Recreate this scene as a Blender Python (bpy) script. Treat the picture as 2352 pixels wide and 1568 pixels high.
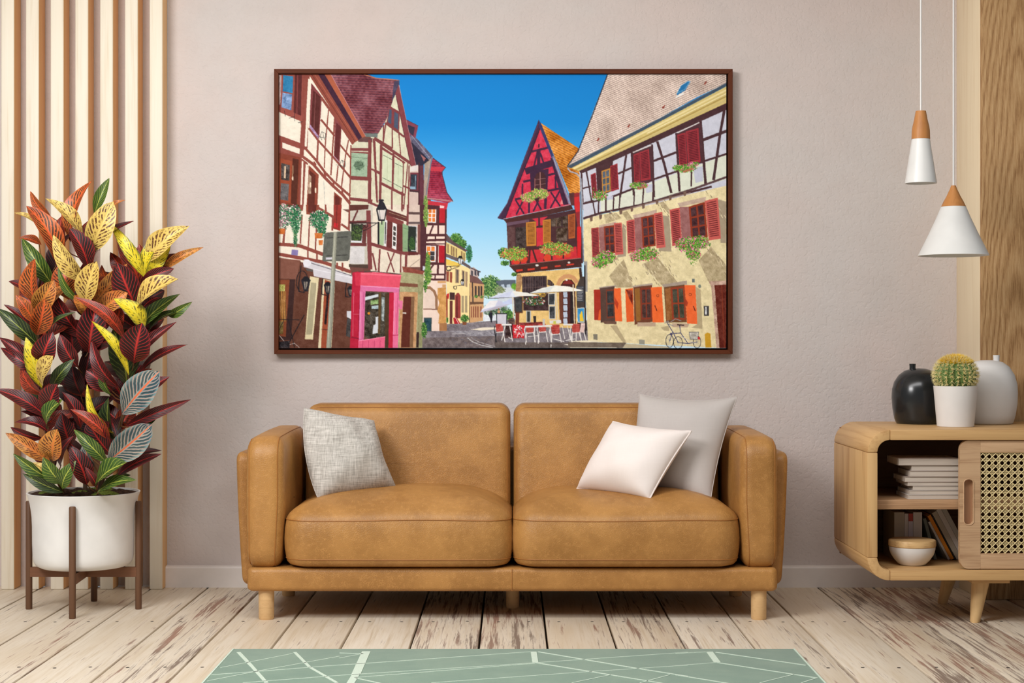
import bpy, bmesh, math, random
import numpy as np
from mathutils import Vector, Matrix

# ------------------------------------------------------------------ scene reset
for o in list(bpy.data.objects):
    bpy.data.objects.remove(o)
scene = bpy.context.scene
COL = scene.collection
R = math.radians
PRINT_GAIN = 1.0
random.seed(7)

# ------------------------------------------------------------------ camera
D = 6.4            # distance camera - back wall
F = 3744.0         # focal length in pixels of a 2352 px wide frame
HC = 0.96          # camera height
cam_d = bpy.data.cameras.new('camera')
cam_d.sensor_width = 36.0
cam_d.lens = 36.0 * F / 2352.0
cam = bpy.data.objects.new('camera', cam_d)
COL.objects.link(cam)
cam.location = (0, -D, HC)
cam.rotation_euler = (R(90), 0, 0)
scene.camera = cam

# ------------------------------------------------------------------ world, lights, exposure
world = bpy.data.worlds.new('room_light')
scene.world = world
world.use_nodes = True
bg = world.node_tree.nodes['Background']
bg.inputs[0].default_value = (0.85, 0.93, 1.0, 1)
bg.inputs[1].default_value = 0.235

def area(name, loc, target, sx, sy, power, col):
    l = bpy.data.lights.new(name, 'AREA')
    l.shape = 'RECTANGLE'; l.size = sx; l.size_y = sy
    l.energy = power; l.color = col
    o = bpy.data.objects.new(name, l)
    COL.objects.link(o)
    o.location = loc
    d = Vector(target) - Vector(loc)
    o.rotation_euler = d.to_track_quat('-Z', 'Y').to_euler()
    return o
area('key_upper_left', (-2.4, -3.9, 2.72), (0.2, 0, 1.1), 1.4, 1.0, 116, (1.0, 0.99, 0.98))  # unseen area light for the soft light from upper left, no window built
area('ceiling_softlight', (-0.1, -2.45, 2.77), (0.0, -1.2, 0), 3.2, 0.9, 88, (1.0, 0.99, 0.98))

vs = scene.view_settings
vs.view_transform = 'Standard'
vs.look = 'None'
vs.exposure = 0.0
vs.gamma = 1.0
vs.use_curve_mapping = False

# ------------------------------------------------------------------ helpers
def P(px, py, y):
    """point seen at pixel (px, py) of the 2352x1568 frame that stands at depth y"""
    k = (D + y) / F
    return Vector(((px - 1176) * k, y, HC - (py - 784) * k))

def X(px, y): return (px - 1176) * (D + y) / F
def Z(py, y): return HC - (py - 784) * (D + y) / F

def lin(c):
    def f(v):
        v = v / 255.0
        return v / 12.92 if v <= 0.04045 else ((v + 0.055) / 1.055) ** 2.4
    return (f(c[0]), f(c[1]), f(c[2]), 1.0)

def tag(o, label=None, cat=None, group=None, kind=None):
    if label: o['label'] = label
    if cat: o['category'] = cat
    if group: o['group'] = group
    if kind: o['kind'] = kind
    return o

def empty(name, loc, label=None, cat=None, group=None, kind=None):
    o = bpy.data.objects.new(name, None)
    o.empty_display_size = 0.1
    COL.objects.link(o)
    o.location = loc
    return tag(o, label, cat, group, kind)

def wloc(o):
    v = Vector((0, 0, 0))
    while o is not None:
        v = v + Vector(o.location)
        o = o.parent
    return v

def link(name, me, parent=None, origin=None, material=None):
    o = bpy.data.objects.new(name, me)
    COL.objects.link(o)
    if parent is not None: o.parent = parent
    if material is not None:
        me.materials.append(material)
    return o

def mesh(name, verts, faces, material=None, parent=None, smooth=False, origin=None, uvs=None, angle=None):
    """world-space verts -> one mesh object; origin sets the object's own location"""
    off = Vector((0, 0, 0)) if parent is None else wloc(parent)
    org = Vector(origin) if origin is not None else (off if parent is not None else Vector((0, 0, 0)))
    me = bpy.data.meshes.new(name)
    me.from_pydata([(v[0] - org[0], v[1] - org[1], v[2] - org[2]) for v in verts], [], faces)
    if smooth:
        for p in me.polygons: p.use_smooth = True
    if uvs is not None:
        uv = me.uv_layers.new(name='UVMap')
        for lp in me.loops:
            uv.data[lp.index].uv = uvs[lp.vertex_index]
    me.update()
    o = link(name, me, parent, None, material)
    o.location = org - off
    if smooth and angle is not None:
        sharp_by_angle(me, angle)
    return o

def sharp_by_angle(me, ang):
    b = bmesh.new(); b.from_mesh(me)
    for e in b.edges:
        if len(e.link_faces) == 2 and e.calc_face_angle(0) > R(ang):
            e.smooth = False
    b.to_mesh(me); b.free()

def frombm(name, bm, material=None, parent=None, smooth=False, origin=None, angle=None):
    bm.normal_update()
    vs_ = [v.co.copy() for v in bm.verts]
    bm.verts.index_update()
    fs = [[v.index for v in f.verts] for f in bm.faces]
    bm.free()
    return mesh(name, vs_, fs, material, parent, smooth, origin, None, angle)

def bbox_bm(x0, x1, y0, y1, z0, z1, bev=0.0, seg=2):
    bm = bmesh.new()
    bmesh.ops.create_cube(bm, size=1.0)
    for v in bm.verts:
        v.co = Vector(((x0 + x1) / 2 + v.co.x * (x1 - x0), (y0 + y1) / 2 + v.co.y * (y1 - y0), (z0 + z1) / 2 + v.co.z * (z1 - z0)))
    if bev > 0:
        bmesh.ops.bevel(bm, geom=list(bm.edges), offset=bev, segments=seg, profile=0.5, affect='EDGES')
    return bm

def box(name, x0, x1, y0, y1, z0, z1, material, parent=None, bev=0.0, seg=2, origin=None):
    return frombm(name, bbox_bm(x0, x1, y0, y1, z0, z1, bev, seg), material, parent, bev > 0, origin, 40 if bev > 0 else None)

def lathe_data(profile, cx, cy, z0=0.0, n=48, close_bottom=False, close_top=False):
    """profile: list of (r, z)"""
    vs_, fs = [], []
    for r, z in profile:
        for i in range(n):
            a = 2 * math.pi * i / n
            vs_.append((cx + r * math.cos(a), cy + r * math.sin(a), z0 + z))
    for j in range(len(profile) - 1):
        for i in range(n):
            k = (i + 1) % n
            fs.append((j * n + i, j * n + k, (j + 1) * n + k, (j + 1) * n + i))
    if close_bottom: fs.append(tuple(reversed(range(n))))
    if close_top: fs.append(tuple(range((len(profile) - 1) * n, len(profile) * n)))
    return vs_, fs

def lathe(name, profile, cx, cy, z0, material, parent=None, n=48, cb=False, ct=False, angle=35, origin=None):
    v, f = lathe_data(profile, cx, cy, z0, n, cb, ct)
    return mesh(name, v, f, material, parent, True, origin, None, angle)

def tube_data(path, rad, n=8, closed=False, caps=True):
    path = [Vector(p) for p in path]
    m = len(path)
    rads = rad if isinstance(rad, (list, tuple)) else [rad] * m
    vs_, fs = [], []
    up = Vector((0, 0, 1))
    prev = None
    for i, p in enumerate(path):
        if closed:
            t = (path[(i + 1) % m] - path[i - 1])
        else:
            t = path[min(i + 1, m - 1)] - path[max(i - 1, 0)]
        t.normalize()
        if prev is None:
            a = t.cross(up)
            if a.length < 0.05: a = t.cross(Vector((1, 0, 0)))
            a.normalize()
        else:
            a = prev - t * prev.dot(t)
            if a.length < 1e-6: a = t.cross(up)
            a.normalize()
        prev = a
        b = t.cross(a)
        for k in range(n):
            an = 2 * math.pi * k / n
            vs_.append(p + (a * math.cos(an) + b * math.sin(an)) * rads[i])
    rng = m if closed else m - 1
    for i in range(rng):
        j = (i + 1) % m
        for k in range(n):
            l = (k + 1) % n
            fs.append((i * n + k, i * n + l, j * n + l, j * n + k))
    if not closed and caps:
        fs.append(tuple(reversed(range(n))))
        fs.append(tuple(range((m - 1) * n, m * n)))
    return vs_, fs

def tube(name, path, rad, material, parent=None, n=8, closed=False, origin=None):
    v, f = tube_data(path, rad, n, closed)
    return mesh(name, v, f, material, parent, True, origin, None, 50)

def rring(hx, hy, r, nc=6, ns=6):
    """rounded rectangle outline, counter-clockwise, half sizes hx, hy"""
    r = max(0.0005, min(r, hx * 0.999, hy * 0.999))
    pts = []
    cs = [(hx - r, hy - r, 0), (-hx + r, hy - r, 90), (-hx + r, -hy + r, 180), (hx - r, -hy + r, 270)]
    for i, (cx, cy, a0) in enumerate(cs):
        for k in range(nc + 1):
            a = R(a0 + 90.0 * k / nc)
            pts.append((cx + r * math.cos(a), cy + r * math.sin(a)))
        nx, ny, a1 = cs[(i + 1) % 4]
        e = (nx + r * math.cos(R(a0 + 90)), ny + r * math.sin(R(a0 + 90)))
        s = pts[-1]
        for k in range(1, ns):
            t = k / ns
            pts.append((s[0] + (e[0] - s[0]) * t, s[1] + (e[1] - s[1]) * t))
    return pts

def loft(levels, hx, hy, r, f, nc=6, ns=6):
    """levels: (height, inset). f maps (a, b, h) to a world point. Both ends are closed by a collapsing fan"""
    vs_, fs = [], []
    n = None
    # fold both ends inwards so that no large flat cap is left
    lim = min(hx, hy) - .003
    (h0, i0), (h1, i1) = levels[0], levels[-1]
    levels = [(h0, i0 + (lim - i0) * k / 5) for k in range(5, 0, -1)] + list(levels) + [(h1, i1 + (lim - i1) * k / 5) for k in range(1, 6)]
    for h, ins in levels:
        ring = rring(hx - ins, hy - ins, max(r - ins, 0.004), nc, ns)
        n = len(ring)
        for a, b in ring:
            vs_.append(f(a, b, h))
    m = len(levels)
    for j in range(m - 1):
        for i in range(n):
            k = (i + 1) % n
            fs.append((j * n + i, j * n + k, (j + 1) * n + k, (j + 1) * n + i))
    fs.append(tuple(reversed(range(n))))
    fs.append(tuple(range((m - 1) * n, m * n)))
    return vs_, fs

def copy_tree(o, parent=None):
    c = o.copy()
    COL.objects.link(c)
    c.parent = parent
    for ch in list(o.children):
        copy_tree(ch, c)
    return c

# ------------------------------------------------------------------ material helpers
class NT:
    def __init__(self, name):
        self.m = bpy.data.materials.new(name)
        self.m.use_nodes = True
        self.t = self.m.node_tree
        self.b = self.t.nodes['Principled BSDF']
    def n(self, typ, **kw):
        nd = self.t.nodes.new(typ)
        for k, v in kw.items():
            setattr(nd, k, v)
        return nd
    def l(self, a, b): self.t.links.new(a, b)
    def val(self, sock, v):
        if hasattr(v, 'is_linked') or hasattr(v, 'links'):
            self.l(v, sock)
        else:
            sock.default_value = v
    def math(self, op, a, b=None, c=None, clamp=False):
        nd = self.n('ShaderNodeMath', operation=op); nd.use_clamp = clamp
        self.val(nd.inputs[0], a)
        if b is not None: self.val(nd.inputs[1], b)
        if c is not None: self.val(nd.inputs[2], c)
        return nd.outputs[0]
    def coords(self, kind='Object', scale=(1, 1, 1), rot=(0, 0, 0), loc=(0, 0, 0), rand=False):
        tc = self.n('ShaderNodeTexCoord')
        out = tc.outputs[kind]
        if rand:
            oi = self.n('ShaderNodeObjectInfo')
            mu = self.n('ShaderNodeVectorMath', operation='SCALE')
            cx = self.n('ShaderNodeCombineXYZ')
            self.l(oi.outputs['Random'], cx.inputs[0]); self.l(oi.outputs['Random'], cx.inputs[1]); self.l(oi.outputs['Random'], cx.inputs[2])
            self.l(cx.outputs[0], mu.inputs[0]); mu.inputs[3].default_value = 37.0
            ad = self.n('ShaderNodeVectorMath', operation='ADD')
            self.l(out, ad.inputs[0]); self.l(mu.outputs[0], ad.inputs[1])
            out = ad.outputs[0]
        mp = self.n('ShaderNodeMapping')
        self.l(out, mp.inputs[0])
        mp.inputs[1].default_value = loc; mp.inputs[2].default_value = rot; mp.inputs[3].default_value = scale
        return mp.outputs[0]
    def noise(self, vec, scale=5, detail=4, rough=0.55, dist=0.0):
        nd = self.n('ShaderNodeTexNoise')
        self.l(vec, nd.inputs['Vector'])
        nd.inputs['Scale'].default_value = scale; nd.inputs['Detail'].default_value = detail
        nd.inputs['Roughness'].default_value = rough; nd.inputs['Distortion'].default_value = dist
        return nd.outputs['Fac']
    def ramp(self, fac, stops, interp='LINEAR'):
        nd = self.n('ShaderNodeValToRGB')
        cr = nd.color_ramp; cr.interpolation = interp
        while len(cr.elements) > 1: cr.elements.remove(cr.elements[0])
        cr.elements[0].position = stops[0][0]; cr.elements[0].color = stops[0][1]
        for p, c in stops[1:]:
            e = cr.elements.new(p); e.color = c
        self.l(fac, nd.inputs[0])
        return nd.outputs[0]
    def step(self, fac, lo, hi):
        nd = self.n('ShaderNodeMapRange', interpolation_type='SMOOTHSTEP')
        self.l(fac, nd.inputs[0]); nd.inputs[1].default_value = lo; nd.inputs[2].default_value = hi
        return nd.outputs[0]
    def mix(self, fac, a, b, blend='MIX'):
        nd = self.n('ShaderNodeMix', data_type='RGBA', blend_type=blend)
        self.val(nd.inputs[0], fac)
        self.val(nd.inputs[6], a); self.val(nd.inputs[7], b)
        return nd.outputs[2]
    def bump(self, h, strength=0.2, dist=0.01, normal=None):
        nd = self.n('ShaderNodeBump')
        nd.inputs['Strength'].default_value = strength; nd.inputs['Distance'].default_value = dist
        self.l(h, nd.inputs['Height'])
        if normal is not None: self.l(normal, nd.inputs['Normal'])
        self.l(nd.outputs[0], self.b.inputs['Normal'])
        return nd.outputs[0]
    def set(self, color=None, rough=None, spec=None, metal=None, sheen=None, coat=None):
        if color is not None: self.val(self.b.inputs['Base Color'], color)
        if rough is not None: self.val(self.b.inputs['Roughness'], rough)
        if spec is not None: self.b.inputs['Specular IOR Level'].default_value = spec
        if metal is not None: self.b.inputs['Metallic'].default_value = metal
        if sheen is not None: self.b.inputs['Sheen Weight'].default_value = sheen
        if coat is not None: self.b.inputs['Coat Weight'].default_value = coat
        return self.m

def wood(name, light, dark, axis='Z', dens=1.0, rough=0.5, rand=True, figure=0.0, contrast=1.0, spec=0.35):
    """straight grained wood; axis = the direction of the grain"""
    t = NT(name)
    fine = {'X': (1.6, 60, 60), 'Y': (60, 1.6, 60), 'Z': (60, 60, 1.6)}[axis]
    wide = {'X': (.9, 14, 14), 'Y': (14, .9, 14), 'Z': (14, 14, .9)}[axis]
    fine = tuple(v * dens for v in fine); wide = tuple(v * dens for v in wide)
    a = t.noise(t.coords('Object', fine, rand=rand), 1.6, 5, .65, .3)
    b = t.noise(t.coords('Object', wide, rand=rand), 1.2, 3, .5, 1.2)
    s = t.math('ADD', t.math('MULTIPLY', a, .55), t.math('MULTIPLY', b, .6))
    lo, hi = .57 - .24 / contrast, .57 + .24 / contrast
    mid = [(light[i] * .5 + dark[i] * .5) for i in range(3)]
    col = t.ramp(s, [(lo, lin(dark)), (.56, lin([mid[i] * .35 + light[i] * .65 for i in range(3)])), (hi, lin(light))])
    t.bump(a, .12, .002)
    return t.set(col, rough, spec)

def plain(name, c, rough=0.5, spec=0.5, **kw):
    t = NT(name)
    v = t.noise(t.coords('Object', (1, 1, 1), rand=True), 9, 3, .5)
    dk = [k * .95 for k in c]
    return t.set(t.ramp(v, [(.3, lin(dk)), (.7, lin(c))]), rough, spec, **kw)
# ================================================================== SETTING
# ---- plaster wall
t = NT('plaster')
c0 = t.coords('Object', (1, 1, 1))
big = t.noise(c0, 1.1, 4, .6, .4)
med = t.noise(c0, 9, 5, .6)
fin = t.noise(c0, 120, 4, .6)
pit = t.step(t.noise(c0, 60, 3, .5), .36, .52)
col = t.mix(t.step(big, .3, .7), lin((205, 197, 193)), lin((210, 195, 189)))
col = t.mix(t.math('MULTIPLY', t.step(med, .35, .75), .22), col, lin((190, 178, 172)))
t.set(col, .92, .15)
h = t.math('ADD', t.math('MULTIPLY', med, .5), t.math('ADD', t.math('MULTIPLY', fin, .25), t.math('MULTIPLY', pit, .35)))
t.bump(h, .32, .006)
M_wall = t.m
wall = box('wall_back', -3.6, 3.2, 0.0, 0.12, 0.0, 2.80, M_wall)
tag(wall, 'beige textured plaster wall behind the sofa', None, None, 'structure')

M_ceil = plain('ceiling_paint', (236, 232, 226), .9, .1)
ceil = box('ceiling', -3.6, 3.2, -2.6, 0.12, 2.80, 2.88, M_ceil)
tag(ceil, 'white painted ceiling above the wall', None, None, 'structure')

# ---- whitewashed plank floor
t = NT('whitewashed_planks')
oi = t.n('ShaderNodeObjectInfo')
sep = t.n('ShaderNodeSeparateColor')
t.l(oi.outputs['Color'], sep.inputs[0])
wear = sep.outputs[0]; tone = sep.outputs[1]
g1 = t.noise(t.coords('Object', (55, 1.6, 55), rand=True), 1.5, 6, .65, .4)
g2 = t.noise(t.coords('Object', (16, 1.3, 16), rand=True), 1.3, 5, .65, .8)
g3 = t.noise(t.coords('Object', (5, 1.0, 5), rand=True), 1.4, 3, .55)
base = t.ramp(g1, [(.30, lin((212, 194, 168))), (.48, lin((237, 225, 206))), (.70, lin((245, 235, 219)))])
base = t.mix(t.math('MULTIPLY', t.step(g3, .4, .75), .5), base, lin((216, 196, 166)))
base = t.mix(tone, base, lin((206, 184, 154)))
# worn strips where the paint has gone
wn = t.math('ADD', t.math('MULTIPLY', g1, .85), t.math('ADD', t.math('MULTIPLY', g2, .5), t.math('MULTIPLY', wear, .16)))
wm = t.step(wn, .79, .93)
wcol = t.mix(t.step(g3, .42, .62), lin((96, 66, 50)), lin((140, 88, 68)))
col = t.mix(t.math('MULTIPLY', wm, .8), base, wcol)
t.set(col, t.math('ADD', .5, t.math('MULTIPLY', wm, .25)), .3)
t.bump(t.math('SUBTRACT', g1, t.math('MULTIPLY', wm, .5)), .25, .003)
M_plank = t.m
M_gap = plain('dark_subfloor', (46, 34, 26), .9, .1)
M_nail = plain('dark_nail', (30, 22, 18), .6, .4)
floor = box('floor', -3.6, 3.2, -6.8, 0.12, -0.06, -0.022, M_gap)
tag(floor, 'worn whitewashed plank floor', None, None, 'structure')
PW = 0.2165
rw = random.Random(3)
wears = {-7: .5, -6: .35, -5: .75, -4: .25, -3: .2, -2: .15, -1: .85, 0: .9, 1: .35, 2: .8, 3: .4, 4: .3, 5: .25, 6: 1.0, 7: 1.0, 8: .55, 9: .75}
nail_me = None
for k in range(-13, 13):
    x0 = -0.1045 + PW * (k - 0) - PW + .0036
    # k = 1 is the plank under the middle of the sofa
    x1 = x0 + PW - .0072
    pl = frombm('plank', bbox_bm(x0, x1, -6.8, 0.0, -0.022, 0.0, .0028, 2), M_plank, floor, True, ((x0 + x1) / 2, -3.4, 0), 50)
    pl.color = (wears.get(k - 1 + 0, .4), rw.random() * .35, 0, 1)
    if -8 <= k <= 10:
        for yy in (-.812, -1.60):
            for s in (-1, 1):
                xx = (x0 + x1) / 2 + s * (.055 + rw.uniform(-.006, .006))
                if nail_me is None:
                    v, f = lathe_data([(.0060, -.001), (.0056, .0005), (.003, .0009), (.0004, .0010)], 0, 0, 0, 10, True, True)
                    nail_me = bpy.data.meshes.new('nail'); nail_me.from_pydata(v, [], f); nail_me.materials.append(M_nail)
                no = link('nail', nail_me, pl)
                no.location = Vector((xx, yy + rw.uniform(-.008, .008), 0)) - wloc(pl)

# ---- baseboard
M_base = plain('white_baseboard_paint', (240, 232, 227), .45, .4)
bx0, bx1 = X(378, -.038), 1.745
zt = Z(1300, -.038)
bm = bmesh.new()
prof = [(0, 0), (-.038, 0), (-.038, zt - .008), (-.034, zt - .002), (-.028, zt), (0, zt)]
ra = [bm.verts.new((bx0, y, z)) for y, z in prof]
rb = [bm.verts.new((bx1, y, z)) for y, z in prof]
for i in range(len(prof)):
    j = (i + 1) % len(prof)
    bm.faces.new((ra[i], ra[j], rb[j], rb[i]))
bm.faces.new(list(reversed(ra))); bm.faces.new(rb)
bmesh.ops.recalc_face_normals(bm, faces=list(bm.faces))
bb = frombm('baseboard_back', bm, M_base)
tag(bb, 'white skirting board along the plaster wall', None, None, 'structure')

# ---- vertical slats at the left
M_slat = wood('pale_ash_slats', (236, 226, 208), (210, 190, 158), 'Z', 1.0, .5, True, contrast=.8)
M_slat_edge = wood('slat_sides_warm_bounce', (242, 198, 142), (216, 160, 100), 'Z', 1.0, .5, True, contrast=.8)  # warm light bounced between the slats, put into the colour of their sides
ss = empty('slat_screen', (X(190, -.06), -.045, 0), 'screen of seven upright pale wooden slats on the left wall', 'slat screen')
for px in (2.1, 58.8, 115.6, 172.2, 229.3, 286.4, 343.0):
    x0 = X(px, -.09); x1 = X(px + 30.4, -.09)
    sl = box('slat', x0, x1, -.09, -.001, 0.0, 2.80, M_slat, ss, .005, 3, origin=((x0 + x1) / 2, -.045, 0))
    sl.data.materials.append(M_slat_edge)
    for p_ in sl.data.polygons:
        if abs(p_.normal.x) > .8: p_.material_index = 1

# ---- big wooden post at the right
M_post_side = wood('post_side_lit_tone', (240, 222, 190), (222, 196, 158), 'Z', 1.3, .55, True, contrast=.8)  # paler than the front board: light from the left put into the colour
t = NT('oak_cathedral_grain')
cv = t.coords('Object', (1, 1, 1))
wob = t.n('ShaderNodeTexNoise'); t.l(t.coords('Object', (5, 5, 1.1)), wob.inputs['Vector'])
wob.inputs['Scale'].default_value = 1.5; wob.inputs['Detail'].default_value = 3
sx = t.n('ShaderNodeSeparateXYZ'); t.l(cv, sx.inputs[0])
dx = t.math('ADD', sx.outputs[0], .085)
# nested arches: distance to a slender parabola stacked up the board
zz = t.math('ADD', t.math('MULTIPLY', t.math('MULTIPLY', dx, dx), 30.0), t.math('MULTIPLY', sx.outputs[2], .75))
ph = t.math('ADD', t.math('MULTIPLY', zz, 15.0), t.math('MULTIPLY', wob.outputs[0], 9.0))
w = t.math('MULTIPLY', t.math('POWER', t.math('ABSOLUTE', t.math('SINE', t.math('MULTIPLY', ph, 1.5))), 3.0), -1.0)
fine = t.noise(t.coords('Object', (190, 190, 9)), 1.5, 5, .75)
s = t.math('ADD', t.math('MULTIPLY', w, .16), t.math('ADD', fine, .05))
col = t.ramp(s, [(.30, lin((146, 106, 66))), (.48, lin((184, 144, 98))), (.70, lin((204, 168, 122)))])
t.set(col, .6, .25)
t.bump(s, .3, .003)
M_oak = t.m
post = empty('wooden_post', (1.99, -.16, 0), 'broad wooden post with arched oak grain behind the cabinet', 'post')
box('side_board', 1.745, 1.775, -.312, 0, 0, 2.80, M_post_side, post, .003, 2)
box('front_board', 1.7475, 2.235, -.336, -.312, 0, 2.80, M_oak, post, .003, 2)
box('core', 1.775, 2.205, -.312, 0, 0, 2.80, M_post_side, post)
box('side_board', 2.205, 2.235, -.312, 0, 0, 2.80, M_post_side, post, .003, 2)

# ---- rug
t = NT('green_rug_pile')
c = t.coords('Object', (1, 1, 1))
n1 = t.noise(c, 420, 3, .7); n2 = t.noise(c, 6, 4, .6); n3 = t.noise(t.coords('Object', (3, 25, 3)), 4, 3, .6)
col = t.mix(t.step(n2, .35, .7), lin((128, 154, 136)), lin((142, 166, 146)))
col = t.mix(t.math('MULTIPLY', n1, .35), col, lin((120, 150, 130)))
col = t.mix(t.math('MULTIPLY', t.step(n3, .45, .75), .25), col, lin((156, 176, 154)))
t.set(col, .95, .1, sheen=.25)
t.bump(n1, .5, .004)
M_rug = t.m
t = NT('rug_white_line'); c = t.coords('Object', (1, 1, 1))
n1 = t.noise(c, 420, 3, .7)
t.set(t.ramp(n1, [(.3, lin((196, 214, 196))), (.7, lin((222, 234, 218)))]), .95, .1); t.bump(n1, .5, .003)
M_rugline = t.m
rx0, rx1, ry0, ry1, rz = -.868, .878, -2.75, -1.352, .009
rug = empty('rug', (.005, -2.05, 0), 'sage green rug with crossing thin white lines in front of the sofa', 'rug')
box('pile', rx0, rx1, ry0, ry1, .0004, rz, M_rug, rug, .003, 2)
def fl(px, py):                       # pixel -> point on the rug's top
    d = F * (HC - rz) / (py - 784)
    return ((px - 1176) * d / F, d - D)
def rline(a, b, w0, w1=None, wx=True):
    w1 = w1 or w0
    (ax, ay), (bx_, by) = a, b
    dx_, dy_ = bx_ - ax, by - ay
    # extend far ends of lines that leave the frame
    L = math.hypot(dx_, dy_); nx, ny = -dy_ / L, dx_ / L
    z0, z1 = rz - .002, rz + .0012
    q = [(ax + nx * w0 / 2, ay + ny * w0 / 2), (bx_ + nx * w1 / 2, by + ny * w1 / 2), (bx_ - nx * w1 / 2, by - ny * w1 / 2), (ax - nx * w0 / 2, ay - ny * w0 / 2)]
    q = [(min(max(x, rx0 + .001), rx1 - .001), min(max(y, ry0 + .001), ry1 - .001)) for x, y in q]
    vs_ = [(x, y, z0) for x, y in q] + [(x, y, z1) for x, y in q]
    mesh('white_line', vs_, [(7, 6, 5, 4), (0, 1, 5, 4), (1, 2, 6, 5), (2, 3, 7, 6), (3, 0, 4, 7)], M_rugline, rug)
def ext(a, b, t_=3.0):
    return (a[0] + (b[0] - a[0]) * t_, a[1] + (b[1] - a[1]) * t_)
def c1(x, y): return fl(0 + x / 2.94, 1280 + y / 2.94)
def c2(x, y): return fl(780 + x / 2.94, 1280 + y / 2.94)
def c3(x, y): return fl(1552 + x / 2.94, 1280 + y / 2.94)
TW, TH = .0045, .013
rl = [
 (c1(1610, 640), c1(1700, 735), .012), (c1(1700, 735), c1(1800, 847), .011), (c1(1990, 640), c1(2090, 740), .010), (c1(2090, 740), c1(2275, 847), .010),
 (c1(1490, 745), c1(1975, 650), TW), (c1(1420, 793), c1(1720, 772), TW), (c1(1720, 772), c2(0, 668), TW), (c1(1400, 835), c1(1720, 772), TW),
 (c1(1720, 772), c1(2352, 722), TW), (c2(0, 728), c2(1290, 637), TW), (c1(1640, 847), c2(0, 797), TW), (c2(0, 797), c2(1320, 712), TW),
 (c2(100, 812), c2(1320, 716), TW), (c2(1320, 712), c2(2352, 640), TW), (c2(0, 645), c2(160, 650), TW), (c2(0, 680), c2(160, 650), TW),
 (c2(180, 635), c2(110, 790), .026), (c2(110, 790), ext(c2(110, 790), c2(75, 847), 4), .022), (c2(110, 815), ext(c2(110, 815), c2(260, 847), 3), .006),
 (c2(1310, 637), c2(1322, 710), .018), (c2(1340, 637), c2(2000, 748), .007), (c2(2000, 748), c2(2352, 803), .006), (c2(1330, 712), c2(1830, 793), .007),
 (c2(1830, 793), ext(c2(1830, 793), c2(2160, 847), 3), .006), (c2(620, 847), c2(1640, 775), TW), (c2(1640, 775), c2(2352, 728), TW), (c2(1570, 847), c2(1830, 793), TW), (c2(2030, 847), c2(2230, 793), TW),
 (c3(0, 650), c3(220, 637), TW), (c3(0, 732), c3(280, 710), TW), (c3(228, 637), c3(280, 708), .020), (c3(270, 640), c3(880, 728), .006), (c3(280, 710), c3(800, 790), .006), (c3(800, 790), c3(960, 815), .006),
 (c3(0, 793), ext(c3(0, 793), c3(320, 845), 2.2), .006), (c3(570, 847), c3(800, 790), TW), (c3(850, 847), c3(950, 815), TW),
]
for a, b, w in rl: rline(a, b, w)
for (x0, x1) in ((rx0 + .003, rx0 + .008), (rx1 - .008, rx1 - .003)):
    rline(((x0 + x1) / 2, ry0 + .004), ((x0 + x1) / 2, ry1 - .004), .005)
# ================================================================== SOFA
t = NT('tan_leather')
c = t.coords('Object', (1, 1, 1))
vo = t.n('ShaderNodeTexVoronoi'); vo.feature = 'DISTANCE_TO_EDGE'
t.l(c, vo.inputs['Vector']); vo.inputs['Scale'].default_value = 165
crack = t.step(vo.outputs['Distance'], .0, .16)
big = t.noise(c, 5.5, 4, .6); fin = t.noise(c, 55, 3, .6)
col = t.mix(t.step(big, .35, .68), lin((160, 112, 57)), lin((182, 131, 71)))
lightc = t.math('MULTIPLY', t.math('SUBTRACT', 1.0, crack), t.step(fin, .45, .62))
col = t.mix(t.math('MULTIPLY', lightc, .45), col, lin((206, 152, 88)))
col = t.mix(t.math('MULTIPLY', t.step(t.noise(c, 2.2, 3, .5), .5, .75), .25), col, lin((152, 102, 50)))
t.set(col, .42, .4)
t.bump(t.math('ADD', crack, t.math('MULTIPLY', fin, .6)), .22, .002)
M_leather = t.m
t = NT('tan_leather_seam'); t.set(lin((160, 104, 48)), .5, .35); M_seam = t.m
M_leg = wood('pale_beech_legs', (226, 188, 136), (196, 148, 96), 'X', 1.6, .45, True, contrast=.8)

sofa = empty('sofa', (0, -.47, 0), 'tan leather two-seat sofa on round wooden legs', 'sofa')

# legs
for lx, ly, r in ((-.85, -.758, .0265), (.8537, -.758, .0265), (-.845, -.235, .0245), (.845, -.235, .0245), (.002, -.52, .0235)):
    lathe('leg', [(r * .9, 0), (r, .004), (r * 1.03, .102)], lx, ly, 0, M_leg, sofa, 28, True, True, 50, origin=(lx, ly, 0))

# base rail
def pbox(x0, x1, y0, y1, z0, z1, r, lv=4):
    hx, hy = (x1 - x0) / 2, (y1 - y0) / 2
    cx, cy = (x0 + x1) / 2, (y0 + y1) / 2
    L = []
    for k in range(lv + 1):
        a = R(90.0 * k / lv); L.append((z0 + r * (1 - math.sin(a)), r * (1 - math.cos(a))))
    L = list(reversed(L))
    T = [(z0 + z1 - h, i) for h, i in reversed(L)]
    return loft(L + T, hx, hy, max(r * 1.6, .02), lambda a, b, h: (cx + a, cy + b, h), 6, 10)
v, f = pbox(-.912, .914, -.805, -.115, .1015, .182, .016)
rail = mesh('base_rail', v, f, M_leather, sofa, True, None, None, 60)
tube('seam', [(.0, -.8052, .104), (.0, -.8062, .14), (.0, -.8052, .18)], .0012, M_seam, rail, 6)

# back panel behind the cushions
v, f = pbox(-.93, .93, -.19, -.12, .10, .56, .02)
mesh('back_panel', v, f, M_leather, sofa, True, None, None, 60)

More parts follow.
